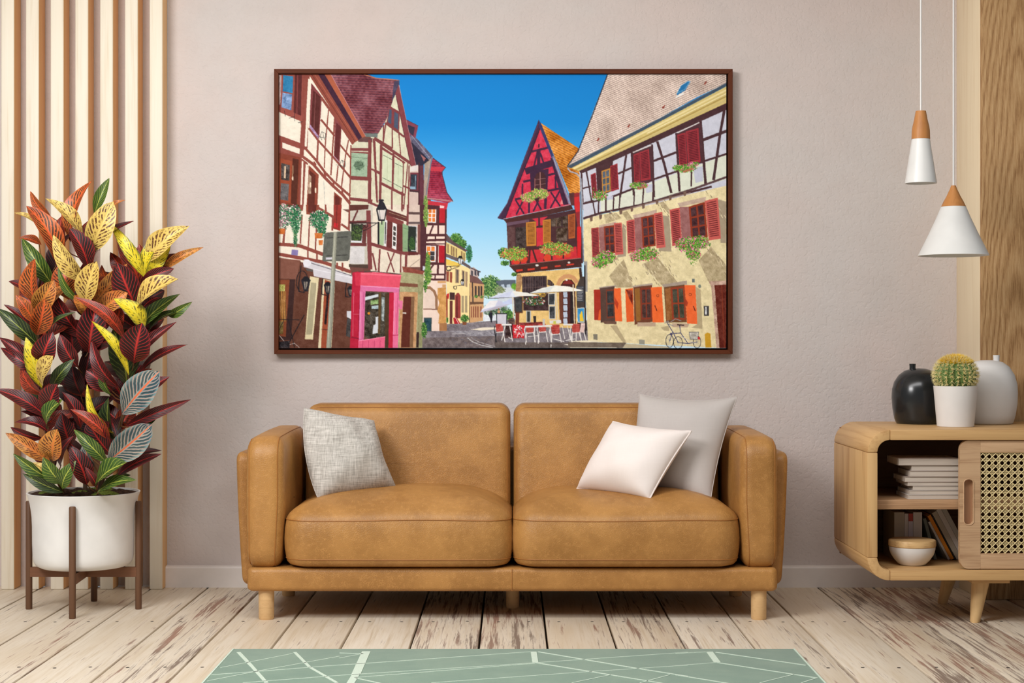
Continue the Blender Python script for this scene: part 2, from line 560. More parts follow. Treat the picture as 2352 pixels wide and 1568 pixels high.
# arms: boxed cushions standing in the y-z plane
def arm(s):
    # profile in (y, z), thickness along x
    y0, y1, z0, z1 = -.812, -.13, .172, .642
    cy, cz = (y0 + y1) / 2, (z0 + z1) / 2
    hy, hz = (y1 - y0) / 2, (z1 - z0) / 2
    xo, xi = .914, .786
    r = .042
    def fm(a, b, h):
        y = cy + a; z = cz + b
        # front top slopes down a little, rear stays high
        q = (y1 - y) / (y1 - y0)
        z = z - .016 * max(0, q - .3) ** 1.5 * (1 if b > 0 else 0)
        # soft belly
        bel = .010 * (1 - (a / hy) ** 2) * (1 - (b / hz) ** 2)
        x = h + (bel if h > (xo + xi) / 2 else -bel)
        # the arm is a little slimmer at the foot
        x -= .012 * max(0, -b / hz)  * (1 if h < (xo + xi) / 2 else 0) * -1
        return (s * x, y, z)
    L = []
    n = 6
    for k in range(n + 1):
        a = R(90.0 * k / n)
        L.append((xi + r * (1 - math.sin(a)), r * (1 - math.cos(a))))
    L = list(reversed(L))      # from the cap outwards
    T = [(xi + xo - h, i) for h, i in reversed(L)]
    lv = [(xi - .0, r * 1.0 + .05), (xi - .0, r * 1.0 + .02)] + L + T + [(xo, r + .02), (xo, r + .05)]
    v, f = loft(lv, hy, hz, .075, fm, 8, 10)
    if s > 0: f = [tuple(reversed(q)) for q in f]
    a = mesh('arm', v, f, M_leather, sofa, True, None, None, 70)
    bm = bmesh.new(); bm.from_mesh(a.data); bmesh.ops.recalc_face_normals(bm, faces=list(bm.faces)); bm.to_mesh(a.data); bm.free()
    for xs, ins in ((xi + .020, r - math.sqrt(r * r - (r - .020) ** 2)), (xo - .011, r - math.sqrt(r * r - (r - .011) ** 2))):
        ring = rring(hy - ins, hz - ins, .075 - ins, 8, 10)
        tube('piping', [fm(p[0] * 1.001, p[1] * 1.001, xs) for p in ring], .0017, M_seam, a, 6, True)
    # thin outer panel, leaning in towards the floor
    hy2, hz2 = (.68 - .12) / 2, (.572 - .104) / 2
    def fp(a_, b_, h):
        z = (.572 + .104) / 2 + b_
        q = (z - .104) / (.572 - .104)
        return (s * (h - .022 * (1 - q) ** 1.5), -.40 + a_, z)
    rr = .020
    L = [(.918, .022), (.916, .012)]
    L += [(.970 - rr + rr * math.sin(R(90 * k / 4)), rr * (1 - math.cos(R(90 * k / 4)))) for k in range(5)]
    v, f = loft(L, hy2, hz2, .035, fp, 6, 8)
    p = mesh('side_panel', v, f, M_leather, sofa, True, None, None, 70)
    bm = bmesh.new(); bm.from_mesh(p.data); bmesh.ops.recalc_face_normals(bm, faces=list(bm.faces)); bm.to_mesh(p.data); bm.free()
arm(-1); arm(1)

# seat cushions
def seat(x0, x1, sd):
    cx, hx = (x0 + x1) / 2, (x1 - x0) / 2
    y0, y1 = -.826, -.20
    cy, hy = (y0 + y1) / 2, (y1 - y0) / 2
    rng = random.Random(sd)
    ph = rng.uniform(0, 6)
    def fs_(a, b, h):
        u = a / hx; w_ = b / hy
        z = h
        if h > .30:
            z += .006 * math.sin(3 * u + ph) * (1 - u * u) * min(1, (h - .3) / .1)
        x = cx + a; y = cy + b - (.006 * (1 - u * u) if b < 0 else 0)
        return (x, y, z)
    lv = [(.186, .06), (.1865, .030), (.192, .012), (.202, .003), (.213, .0), (.245, -.006), (.28, -.008), (.315, -.006), (.346, .0),
          (.356, .0035), (.368, .012), (.382, .028), (.396, .050), (.409, .080), (.420, .115), (.429, .16), (.434, .21), (.436, .26), (.4365, .29)]
    v, f = loft(lv, hx, hy, .085, fs_, 8, 10)
    s_ = mesh('seat_cushion', v, f, M_leather, sofa, True, None, None, 75)
    for z in (.2135, .3475):
        ring = rring(hx, hy, .085, 8, 12)
        tube('piping', [fs_(a * 1.0005, b * 1.0005, z) for a, b in ring], .0019, M_seam, s_, 6, True)
seat(-.783, -.003, 1); seat(.005, .783, 2)

# back cushions
def backc(x0, x1, s):
    cx, hx = (x0 + x1) / 2, (x1 - x0) / 2
    z0, z1 = .29, .727
    cz, hz = (z0 + z1) / 2, (z1 - z0) / 2
    def fb(a, b, h):
        u, w_ = a / hx, b / hz
        y = h + .055 * (w_ + 1) / 2 - .010 * (1 - u * u) * (1 - w_ * w_) * (1 if h < -.3 else -1)
        z = cz + b
        if b > 0 and abs(a) > hx - .12 and (a * s) > 0:
            pass
        return (cx + a, y, z)
    rr = .040
    L = [(-.395, rr + .08), (-.395, rr + .03)]
    L += [(-.395 + rr * (1 - math.cos(R(90 * k / 6))), rr * (1 - math.sin(R(90 * k / 6)))) for k in range(7)]
    L += [(-.235 - rr * (1 - math.sin(R(90 * k / 5))) + rr * 0, 0 + rr * (1 - math.cos(R(90 * k / 5)))) if False else (-.235 + rr * math.sin(R(90 * k / 5)), rr * (1 - math.cos(R(90 * k / 5)))) for k in range(6)]
    v, f = loft(L, hx, hz, .045, fb, 7, 10)
    b_ = mesh('back_cushion', v, f, M_leather, sofa, True, None, None, 75)
    bm = bmesh.new(); bm.from_mesh(b_.data); bmesh.ops.recalc_face_normals(bm, faces=list(bm.faces)); bm.to_mesh(b_.data); bm.free()
    ins = .012
    ring = rring(hx - ins, hz - ins, .04, 7, 12)
    hh = -.395 + rr * (1 - math.cos(math.asin(1 - ins / rr)))
    tube('piping', [fb(a, b, hh - .0006) for a, b in ring], .0017, M_seam, b_, 6, True)
backc(-.767, -.006, -1); backc(.006, .767, 1)

# ================================================================== THROW PILLOWS
def pillow(name, corners, thick, material, label, pinch=.05, backf=.65, *, wr=.0, seed=0, piping=None, base=None, n=36):
    """corners: lower-left, lower-right, upper-right, upper-left as world points (seen from the front)"""
    A, B, C_, E = [Vector(c) for c in corners]
    nrm = ((B - A).cross(E - A)); nrm.normalize()
    if nrm.y > 0: nrm = -nrm
    rng = random.Random(seed)
    ph = [rng.uniform(0, 6.28) for _ in range(8)]
    def mid(u, w):
        # edges bow inwards, corners stay put
        pl_, pr_, pb_, pt_ = pinch
        uu = u * (1 - (pr_ if u > 0 else pl_) * (1 - w * w) * abs(u) ** 3)
        ww = w * (1 - (pt_ if w > 0 else pb_) * (1 - u * u) * abs(w) ** 3)
        a, b = (uu + 1) / 2, (ww + 1) / 2
        p = A * (1 - a) * (1 - b) + B * a * (1 - b) + C_ * a * b + E * (1 - a) * b
        return p
    def bul(u, w):
        k = max(0.0, (1 - u ** 4)) ** .52 * max(0.0, (1 - w ** 4)) ** .52
        k *= .62 + .38 * (1 - u * u) * (1 - w * w)
        wrk = wr * (math.sin(5 * u + 3 * w + ph[0]) + .7 * math.sin(7 * w - 4 * u + ph[1]) + .5 * math.sin(11 * u + ph[2])) * (1 - u ** 2) ** .5 * (1 - w ** 2) ** .5
        crn = .14 * math.exp(-((abs(u) - .86) ** 2 + (abs(w) - .86) ** 2) / .02)
        return thick * (k + crn * .2) + wrk
    vs_, fs = [], []
    for side in (1, -1):
        for j in range(n + 1):
            for i in range(n + 1):
                u = -math.cos(math.pi * i / n); w = -math.cos(math.pi * j / n)
                u = .75 * u + .25 * (2 * i / n - 1); w = .75 * w + .25 * (2 * j / n - 1)
                p = mid(u, w) + nrm * bul(u, w) * side * (1.0 if side > 0 else backf)
                vs_.append(p)
    m = n + 1
    for s_ in (0, 1):
        o_ = s_ * m * m
        for j in range(n):
            for i in range(n):
                q = (o_ + j * m + i, o_ + j * m + i + 1, o_ + (j + 1) * m + i + 1, o_ + (j + 1) * m + i)
                fs.append(q if s_ == 0 else tuple(reversed(q)))
    bm = bmesh.new()
    bv = [bm.verts.new(v) for v in vs_]
    for q in fs: bm.faces.new([bv[i] for i in q])
    bmesh.ops.remove_doubles(bm, verts=list(bm.verts), dist=.0003)
    bmesh.ops.recalc_face_normals(bm, faces=list(bm.faces))
    lo = min(v.co.z for v in bm.verts)
    cc = (A + B + C_ + E) / 4
    root = empty(name, (cc.x, cc.y, lo), label, 'pillow')
    frombm('cover', bm, material, root, True)
    path = []
    for k in range(40): path.append(mid(-1 + 2 * k / 40, -1))
    for k in range(40): path.append(mid(1, -1 + 2 * k / 40))
    for k in range(40): path.append(mid(1 - 2 * k / 40, 1))
    for k in range(40): path.append(mid(-1, 1 - 2 * k / 40))
    tube('edge_seam', path, piping or .0028, material, root, 6, True)
    return root

def cloth(name, c0_, c1_, sx=1, weave=600, slub=.0):
    t = NT(name)
    c = t.coords('Object', (1, 1, 1))
    hx = t.noise(t.coords('Object', (18, 18, 320)), 1.0, 3, .7)
    vx = t.noise(t.coords('Object', (320, 60, 16)), 1.0, 3, .7)
    w = t.math('ADD', t.math('MULTIPLY', hx, .5), t.math('MULTIPLY', vx, .5))
    lo, hi = (.36, .62) if slub else (.2, .8)
    col = t.ramp(w, [(lo, lin(c0_)), (hi, lin(c1_))])
    t.set(col, .95, .12, sheen=.15)
    t.bump(t.math('ADD', w, t.math('MULTIPLY', t.noise(c, weave, 2, .5), .3)), .25 if slub else .12, .003)
    return t.m
M_linen = cloth('slubbed_grey_linen', (150, 144, 136), (214, 208, 200), slub=1)
M_white = cloth('off_white_cotton', (236, 224, 218), (242, 231, 225))
M_grey = cloth('pale_grey_cotton', (186, 178, 173), (194, 186, 181))

pillow('throw_pillow', [P(731, 1146, -.66), P(912, 1122, -.50), P(859, 966, -.42), P(699, 936, -.52)], .098, M_linen,
       'grey woven linen throw pillow in the left corner of the sofa', (-.16, .16, .03, .07), .65, wr=.0055, seed=3, piping=.0012)
pillow('throw_pillow', [P(1440, 1126, -.43), P(1632, 1150, -.63), P(1693, 912, -.51), P(1469, 905, -.40)], .085, M_grey,
       'larger pale grey throw pillow standing behind the white one', (.06, .07, .06, .10), .65, wr=.003, seed=5, piping=.0018)
pillow('throw_pillow', [P(1325, 1122, -.52), P(1492, 1146, -.73), P(1588, 990, -.67), P(1408, 968, -.47)], .095, M_white,
       'small off-white throw pillow with piped edge leaning on the grey pillow', (.07, .05, .04, .08), .7, wr=.003, seed=8, piping=.0030)
# ================================================================== CABINET
M_cab = wood('honey_oak_long', (210, 170, 116), (160, 112, 66), 'X', 1.2, .45, True, contrast=1.05)
M_cabv = wood('honey_oak_upright', (216, 176, 122), (166, 118, 70), 'Z', 1.0, .45, True, contrast=1.15)
M_caby = wood('honey_oak_bent', (216, 176, 122), (174, 126, 76), 'Y', 1.0, .45, True, contrast=.85)
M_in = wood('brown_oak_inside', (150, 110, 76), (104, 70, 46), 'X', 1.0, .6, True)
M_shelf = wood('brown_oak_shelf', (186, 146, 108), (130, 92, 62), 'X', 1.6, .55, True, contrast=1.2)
M_door = wood('pinkish_oak_door', (206, 170, 132), (158, 118, 84), 'X', 1.6, .55, True, contrast=1.1)
CF, CB = -.91, -.342         # front and back of the cabinet
CX0, CX1, CZ0, CZ1, CT, CR = 1.1966, 2.12, .155, .663, .035, .077
cab = empty('cabinet', ((CX0 + CX1) / 2, (CF + CB) / 2, 0), 'light oak sideboard with rounded corners and a cane sliding door', 'cabinet')

def xz_prism(name, pts, y0, y1, m, parent, bev=.003, origin=None):
    """closed outline in x-z pulled along y"""
    bm = bmesh.new()
    a = [bm.verts.new((x, y0, z)) for x, z in pts]
    b = [bm.verts.new((x, y1, z)) for x, z in pts]
    n = len(pts)
    for i in range(n):
        j = (i + 1) % n
        bm.faces.new((a[i], a[j], b[j], b[i]))
    bm.faces.new(list(reversed(a))); bm.faces.new(b)
    bmesh.ops.recalc_face_normals(bm, faces=list(bm.faces))
    if bev:
        es = [e for e in bm.edges if len(e.link_faces) == 2 and e.calc_face_angle(0) > R(50)]
        bmesh.ops.bevel(bm, geom=es, offset=bev, segments=2, profile=.5, affect='EDGES')
    return frombm(name, bm, m, parent, True, origin, 40)

g = .0006     # hairline joints between the bent corners and the straight boards
def corner(cx, cz, a0):
    pts = []
    for k in range(13):
        a = R(a0 + 90 * k / 12); pts.append((cx + CR * math.cos(a), cz + CR * math.sin(a)))
    for k in range(13):
        a = R(a0 + 90 - 90 * k / 12); pts.append((cx + (CR - CT) * math.cos(a), cz + (CR - CT) * math.sin(a)))
    xz_prism('corner_piece', pts, CF, CB, M_caby, cab, .004)
corner(CX0 + CR, CZ1 - CR, 90); corner(CX0 + CR, CZ0 + CR, 180)
corner(CX1 - CR, CZ1 - CR, 0); corner(CX1 - CR, CZ0 + CR, 270)
box('top_board', CX0 + CR + g, CX1 - CR - g, CF, CB, CZ1 - CT, CZ1, M_cab, cab, .003)
box('bottom_board', CX0 + CR + g, CX1 - CR - g, CF, CB, CZ0, CZ0 + CT, M_cab, cab, .003)
box('side_board', CX0, CX0 + CT, CF, CB, CZ0 + CR + g, CZ1 - CR - g, M_cabv, cab, .003)
box('side_board', CX1 - CT, CX1, CF, CB, CZ0 + CR + g, CZ1 - CR - g, M_cabv, cab, .003)
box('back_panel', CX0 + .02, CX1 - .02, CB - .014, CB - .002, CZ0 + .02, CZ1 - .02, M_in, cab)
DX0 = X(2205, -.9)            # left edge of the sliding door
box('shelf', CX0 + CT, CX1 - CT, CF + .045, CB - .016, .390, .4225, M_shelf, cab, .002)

# sliding door with cane webbing
DZ0, DZ1, DX1 = CZ0 + CT + .003, CZ1 - CT - .002, CX1 - CT - .003
DY0, DY1 = CF + .010, CF + .032
door = empty('door', ((DX0 + DX1) / 2, (DY0 + DY1) / 2, DZ0)); door.parent = cab; door.location = Vector(((DX0 + DX1) / 2, (DY0 + DY1) / 2, DZ0)) - wloc(cab)
SW = X(2252, -.9) - DX0        # stile width
OZ0, OZ1 = Z(1271, -.9), Z(1039, -.9)
OX0, OX1 = DX0 + SW, DX1 - SW
# frame = rounded outer outline with a rectangular opening, built as stiles and rails
def rr_left(z0, z1, x0, x1, r):
    pts = [(x1, z0), (x1, z1)]
    for k in range(9):
        a = R(90 + 90 * k / 8); pts.append((x0 + r + r * math.cos(a), z1 - r + r * math.sin(a)))
    for k in range(9):
        a = R(180 + 90 * k / 8); pts.append((x0 + r + r * math.cos(a), z0 + r + r * math.sin(a)))
    return pts
# left stile carries the finger slot: outline around a capsule opening
HX0, HX1 = X(2214.5, -.9), X(2236, -.9); HZ0, HZ1 = Z(1204, -.9), Z(1101, -.9)
def stile_with_slot():
    x0, x1, z0, z1 = DX0, OX0, DZ0, DZ1
    hcx, hr = (HX0 + HX1) / 2, (HX1 - HX0) / 2
    outer, inner = [], []
    N_ = 64
    hz = (HZ1 + HZ0) / 2; hh = (HZ1 - HZ0) / 2
    ring = rring((HX1 - HX0) / 2, hh, hr * .9, 10, 6)
    for a, b in ring: inner.append((hcx + a, hz + b))
    # matching outer ring by casting each inner point outwards in angle around the slot
    R_ = .030
    for a, b in ring:
        # project to the outline of the stile
        xx = x1 if a > 0 else x0
        sx_ = (x1 - hcx) / (hr) if a > 0 else (hcx - x0) / hr
        sz_ = (z1 - hz) / hh if b > 0 else (hz - z0) / hh
        px_ = hcx + a * sx_; pz_ = hz + b * sz_
        # square the ring so it fills the stile
        na, nb = a / hr, b / hh
        mx = max(abs(na), abs(nb), 1e-6)
        px_ = hcx + (na / mx) * ((x1 - hcx) if na > 0 else (hcx - x0))
        pz_ = hz + (nb / mx) * ((z1 - hz) if nb > 0 else (hz - z0))
        # round the two outer corners
        for zc, s_ in ((z1 - R_, 1), (z0 + R_, -1)):
            if px_ < x0 + R_ and (pz_ - zc) * s_ > 0:
                dx_, dz_ = px_ - (x0 + R_), pz_ - zc
                L = math.hypot(dx_, dz_)
                if L > R_: px_, pz_ = x0 + R_ + dx_ / L * R_, zc + dz_ / L * R_
        outer.append((px_, pz_))
    vs_, fs = [], []
    n = len(inner)
    for (x, z) in outer: vs_.append((x, DY0, z))
    for (x, z) in inner: vs_.append((x, DY0, z))
    for (x, z) in inner: vs_.append((x, DY1 - .005, z))
    for (x, z) in outer: vs_.append((x, DY1, z))
    for i in range(n):
        j = (i + 1) % n
        fs.append((i, j, n + j, n + i)); fs.append((n + i, n + j, 2 * n + j, 2 * n + i)); fs.append((j, i, 3 * n + i, 3 * n + j))
    o = mesh('stile', vs_, fs, M_door, door)
    bm = bmesh.new(); bm.from_mesh(o.data)
    es = [e for e in bm.edges if len(e.link_faces) == 2 and e.calc_face_angle(0) > R(60)]
    bm.to_mesh(o.data); bm.free()
    # slot floor
    q = [(hcx + a * 1.02, DY1 - .006, hz + b * 1.02) for a, b in ring]
    mesh('handle_recess', q, [tuple(range(len(q)))], M_slot, o)
    # rounded lip around the slot
    tube('handle_rim', [(hcx + a * 1.08, DY0 - .0004, hz + b * 1.02) for a, b in ring], .0018, M_door, o, 6, True)
M_slot = wood('slot_inside', (176, 132, 98), (150, 108, 78), 'Z', 1.6, .6, True)
stile_with_slot()
box('stile', OX1, DX1, DY0, DY1, DZ0, DZ1, M_door, door, .003)
box('rail', OX0, OX1, DY0, DY1, OZ1, DZ1, M_door, door, .0012)
box('rail', OX0, OX1, DY0, DY1, DZ0, OZ0, M_door, door, .0012)
# cane webbing: pairs of upright and level strands plus two diagonals per cell
M_cane = wood('pale_cane', (232, 212, 160), (206, 178, 120), 'Z', 1.0, .5, True)
pit = 14.75 * (D - .9) / F
vs_, fs = [], []
def strand(ax, az, bx_, bz, w, y, th=.0012):
    dx_, dz_ = bx_ - ax, bz - az
    L = math.hypot(dx_, dz_)
    if L < 1e-5: return
    nx, nz = -dz_ / L * w / 2, dx_ / L * w / 2
    i = len(vs_)
    vs_.extend([(ax + nx, y, az + nz), (bx_ + nx, y, bz + nz), (bx_ - nx, y, bz - nz), (ax - nx, y, az - nz),
                (ax, y - th, az), (bx_, y - th, bz)])
    fs.extend([(i, i + 1, i + 5, i + 4), (i + 4, i + 5, i + 2, i + 3)])
def clipped(ax, az, bx_, bz, w, y):
    # Liang-Barsky against the opening
    t0, t1 = 0., 1.
    for p, q in ((-(bx_ - ax), ax - OX0), (bx_ - ax, OX1 - ax), (-(bz - az), az - OZ0), (bz - az, OZ1 - az)):
        if abs(p) < 1e-9:
            if q < 0: return
        else:
            r_ = q / p
            if p < 0: t0 = max(t0, r_)
            else: t1 = min(t1, r_)
    if t0 < t1: strand(ax + (bx_ - ax) * t0, az + (bz - az) * t0, ax + (bx_ - ax) * t1, az + (bz - az) * t1, w, y)
yc = CF + .018
hx0, hz1 = X(2258.6, -.9), Z(1048.5, -.9)        # centre of the first hole
nx_ = int((OX1 - OX0) / pit) + 3; nz_ = int((OZ1 - OZ0) / pit) + 3
hw = pit * .12; sw = pit * .125
for i in range(-1, nx_):
    for s in (-1, 1):
        x = hx0 + (i + .5) * pit + s * hw
        clipped(x, OZ0, x, OZ1, sw, yc)
for j in range(-1, nz_):
    for s in (-1, 1):
        z = hz1 - (j + .5) * pit + s * hw
        clipped(OX0, z, OX1, z, sw, yc - .0013)
for k in range(-nz_ - 2, nx_ + nz_ + 2):
    x = hx0 + (k + .5) * pit
    L = (nz_ + 2) * pit
    clipped(x, hz1 + pit * .0 , x + L, hz1 - L, pit * .15, yc - .0026)
    clipped(x, hz1 + pit * .0 , x + 0 - L, hz1 - L, pit * .15, yc - .0039)
    # the lines also run up to the top edge
    clipped(x, hz1, x - pit * 2, hz1 + pit * 2, pit * .15, yc - .0026)
    clipped(x, hz1, x + pit * 2, hz1 + pit * 2, pit * .15, yc - .0039)
cane = mesh('cane_webbing', vs_, fs, M_cane, door)

# legs and their blocks
M_cleg = wood('honey_oak_leg', (226, 188, 134), (196, 152, 98), 'Z', 1.0, .35, True, contrast=.8)
def cleg(topx, topy, botx, boty, blk):
    path = [(botx, boty, 0.0), (botx + (topx - botx) * .02, boty + (topy - boty) * .02, .003), (topx, topy, blk)]
    v, f = tube_data(path, [.0150, .0170, .0310], 20)
    n = 20
    for i in range(n): v[i].z = 0.0
    for i in range(2 * n, 3 * n): v[i].z = blk
    mesh('leg', v, f, M_cleg, cab, True, (botx, boty, 0), None, 50)
BZ = .1385
cleg(X(2256, -.82), -.80, X(2238.5, -.82), -.822, BZ)
cleg(X(2184, -.46), -.475, X(2164.5, -.43), -.425, BZ)
cleg(CX1 - .13, -.80, CX1 - .10, -.822, BZ)
cleg(CX1 - .13, -.475, CX1 - .10, -.425, BZ)
for x0 in (X(2230, -.85), CX1 - .20):
    box('leg_block', x0, x0 + .13, -.86, -.40, BZ, CZ0, M_cab, cab, .002)
# ================================================================== THINGS IN AND ON THE CABINET
M_page = wood('book_pages', (206, 192, 178), (178, 164, 150), 'X', 3.0, .85, True, spec=.1)
def cover_mat(name, c): return plain(name, c, .6, .3)

def flat_book(x0, x1, z0, z1, y0, y1, m, label, spine_right=True, rot=0.0):
    """a book lying flat with its page edge to the front"""
    ox, oy = (x0 + x1) / 2, (y0 + y1) / 2
    root = empty('book', (ox, oy, z0), label, 'book', 'books lying in a pile on the shelf')
    ct = .0016
    box('pages', x0 + .0015, x1 - .003, y0 + .002, y1 - .003, z0 + ct, z1 - ct, M_page, root)
    box('front_cover', x0, x1, y0, y1, z1 - ct, z1, m, root, .0006, 1)
    box('back_cover', x0, x1, y0, y1, z0, z0 + ct, m, root, .0006, 1)
    box('spine', x0, x1, y1 - .0025, y1, z0 + ct, z1 - ct, m, root)
    root.rotation_euler = (0, 0, rot)
    return root
M_c1 = cover_mat('taupe_cover', (170, 152, 140)); M_c2 = cover_mat('warm_grey_cover', (188, 176, 166))
M_c3 = cover_mat('dark_brown_cover', (84, 62, 50)); M_c4 = cover_mat('pale_cover', (212, 204, 194))
# (left px, top px, bottom px, material, label)
pile = [
 (2086, 1139, 1149.5, M_c4, 'pale grey book at the very bottom of the pile'),
 (2089, 1128, 1138.6, M_c2, 'second book from the bottom of the lying pile'),
 (2097, 1117.5, 1127.5, M_c2, 'third book from the bottom of the lying pile, set back rightwards'),
 (2085, 1107.5, 1117, M_c1, 'fourth book from the bottom of the lying pile'),
 (2079, 1094.5, 1107, M_c1, 'fourth book from the top of the lying pile, jutting out left'),
 (2090, 1080, 1094, M_c1, 'third book from the top of the lying pile'),
 (2094, 1066.5, 1079.5, M_c2, 'second book from the top of the lying pile'),
 (2064, 1049, 1066, M_c1, 'thick taupe book on top of the lying pile'),
]
yb = -.845
zc = .4228
tot = Z(1049, yb) - .4228
sc = tot / (1149.5 - 1049)
for px, a, b, m, lab in pile:
    h = (b - a) * sc
    z1 = zc + h
    nxt = .0003
    flat_book(X(px, yb), X(px, yb) + .215 + random.uniform(-.01, .012), zc, z1 - nxt, yb + random.uniform(0, .006), yb + .17, m, lab)
    zc = z1

def upright(x0, x1, z1, y0, y1, m, label, lean=0.0, band=None):
    """a book on its tail, spine to the front; lean tips its head to the left (about its lower right edge)"""
    zb = CZ0 + CT + .0004
    ct = .0018
    root = empty('book', (x1, (y0 + y1) / 2, zb), label, 'book', 'books standing in the lower compartment')
    t_ = (x1 - x0)
    ct = min(ct, t_ * .2)
    box('spine', x0, x1, y0, y0 + .002, zb, z1, m, root, .0006, 1)
    box('front_cover', x0, x0 + ct, y0 + .002, y1, zb, z1, m, root)
    box('back_cover', x1 - ct, x1, y0 + .002, y1, zb, z1, m, root)
    box('pages', x0 + ct, x1 - ct, y0 + .002, y1 - .003, zb + .002, z1 - .003, M_page, root)
    if band:
        box('title_band', x0 + .0004, x1 - .0004, y0 - .0005, y0, z1 + band[1], z1 + band[0], band[2], root)
    root.rotation_euler = (0, -lean, 0)
    return root
yu = -.66
M_w = cover_mat('white_book', (206, 198, 192)); M_b = cover_mat('beige_book', (180, 168, 150)); M_g = cover_mat('grey_book', (176, 172, 166))
M_o = cover_mat('orange_book', (222, 138, 40)); M_k = cover_mat('black_book', (44, 40, 36)); M_red = plain('red_band', (176, 70, 58), .6, .3)
M_gr = cover_mat('green_grey_book', (110, 116, 108)); M_lil = cover_mat('lilac_white_book', (206, 198, 206))
up = [(2054, 2077.2, 1176, M_b, 'tall beige book standing at the left of the lower row', None),
      (2077.6, 2086, 1179, M_w, 'slim white book between the beige one and the red-banded one', None),
      (2086.6, 2097, 1179, M_lil, 'slim white book with a red band on its spine', (0, -.027, M_red)),
      (2097.6, 2118, 1176, M_w, 'wide off-white book right of the red-banded one', None)]
for a, b, tpx, m, lab, band in up:
    upright(X(a, yu), X(b, yu), min(Z(tpx, yu), .386), yu, yu + .17, m, lab, 0, band)
# leaning books tip to the left and rest on their lower left edge: (contact px, thickness px, length px)
def leaning(px, w, L, an, m, label):
    k = (D + yu) / F
    x0, tk, ln_ = X(px, yu), w * k, L * k
    zb = CZ0 + CT + .0006
    ct = min(.0018, tk * .2)
    root = empty('book', (x0, yu + .08, zb), label, 'book', 'books leaning in the lower compartment')
    box('spine', x0, x0 + tk, yu, yu + .002, zb, zb + ln_, m, root, .0006, 1)
    box('front_cover', x0, x0 + ct, yu + .002, yu + .165, zb, zb + ln_, m, root)
    box('back_cover', x0 + tk - ct, x0 + tk, yu + .002, yu + .165, zb, zb + ln_, m, root)
    box('pages', x0 + ct, x0 + tk - ct, yu + .002, yu + .162, zb + .002, zb + ln_ - .003, M_page, root)
    root.rotation_euler = (0, -R(an), 0)
leaning(2145.5, 7, 98, 15, M_gr, 'thin grey-green book leaning beside the lidded bowl')
cpx = 2178.0; an = 28.0
for w, L, m, lab in ((5.0, 98, M_w, 'thin white book leaning against the orange one'), (8.0, 114, M_o, 'orange book leaning in the lower compartment'),
                     (3.6, 112, M_k, 'thin black book leaning right of the orange one'), (11.5, 122, M_b, 'thick beige book leaning right of the black one'),
                     (11.0, 130, M_w, 'off-white book leaning next to the rightmost leaning one'), (11.0, 132, M_g, 'grey book, rightmost of the leaning ones')):
    leaning(cpx, w, L, an, m, lab)
    cpx += (w + .35) / math.cos(R(an))

# lidded bowl
bx, by = X(2095, -.775), -.775
zb = CZ0 + CT + .0003
M_cer = plain('white_ceramic', (232, 228, 224), .4, .5)
M_lid = wood('oak_lid', (220, 182, 128), (178, 134, 84), 'X', 1.8, .45, True)
root = empty('lidded_bowl', (bx, by, zb), 'small white ceramic bowl with a flat wooden lid', 'bowl')
lathe('bowl', [(.0, 0), (.040, 0), (.046, .003), (.060, .018), (.072, .036), (.0775, .052), (.079, .064), (.0775, .064), (.070, .05), (.04, .008), (0, .006)], bx, by, zb, M_cer, root, 56)
lathe('lid', [(.0, .0645), (.0785, .0645), (.0805, .067), (.0805, .083), (.0785, .0865), (.072, .0885), (.0, .089)], bx, by, zb, M_lid, root, 56)

# vases: bulbous bodies with a small off-centre neck
def vase(cx, cy, prof, ncx, zneck, hneck, m, label):
    z0 = CZ1 + .0003
    root = empty('vase', (cx, cy, z0), label, 'vase')
    lathe('body', prof, cx, cy, z0, m, root, 64, False, False, 80)
    lathe('neck', [(.0135, zneck - .010), (.0115, zneck), (.0108, zneck + hneck * .5), (.0118, zneck + hneck), (.0100, zneck + hneck), (.0088, zneck + hneck * .4), (.0088, zneck)], ncx, cy, z0, m, root, 28)
yv = -.50
k = (D + yv) / F
M_blackv = plain('black_glaze', (34, 35, 36), .22, .5)
M_whitev = plain('matt_white_glaze', (226, 222, 218), .6, .35)
R_ = 61 * k
bp = [(0, 0), (48 * k, 0), (51 * k, 2 * k), (55 * k, 12 * k), (59 * k, 35 * k), (61 * k, 60 * k), (60 * k, 78 * k), (55 * k, 96 * k), (45 * k, 111 * k), (32 * k, 121 * k), (16 * k, 126 * k), (0, 127 * k)]
vase(X(2110, yv), yv, bp, X(2096, yv), 122 * k, 15 * k, M_blackv, 'glossy black round vase with a tiny neck on the cabinet')
wp = [(0, 0), (54 * k, 0), (57 * k, 2.5 * k), (62 * k, 20 * k), (66 * k, 45 * k), (67 * k, 70 * k), (66 * k, 90 * k), (60 * k, 112 * k), (48 * k, 131 * k), (34 * k, 141 * k), (16 * k, 145 * k), (0, 145.5 * k)]
vase(X(2268, yv), yv, wp, X(2288.5, yv), 139 * k, 18 * k, M_whitev, 'matt white round vase with a tiny neck behind the cactus')

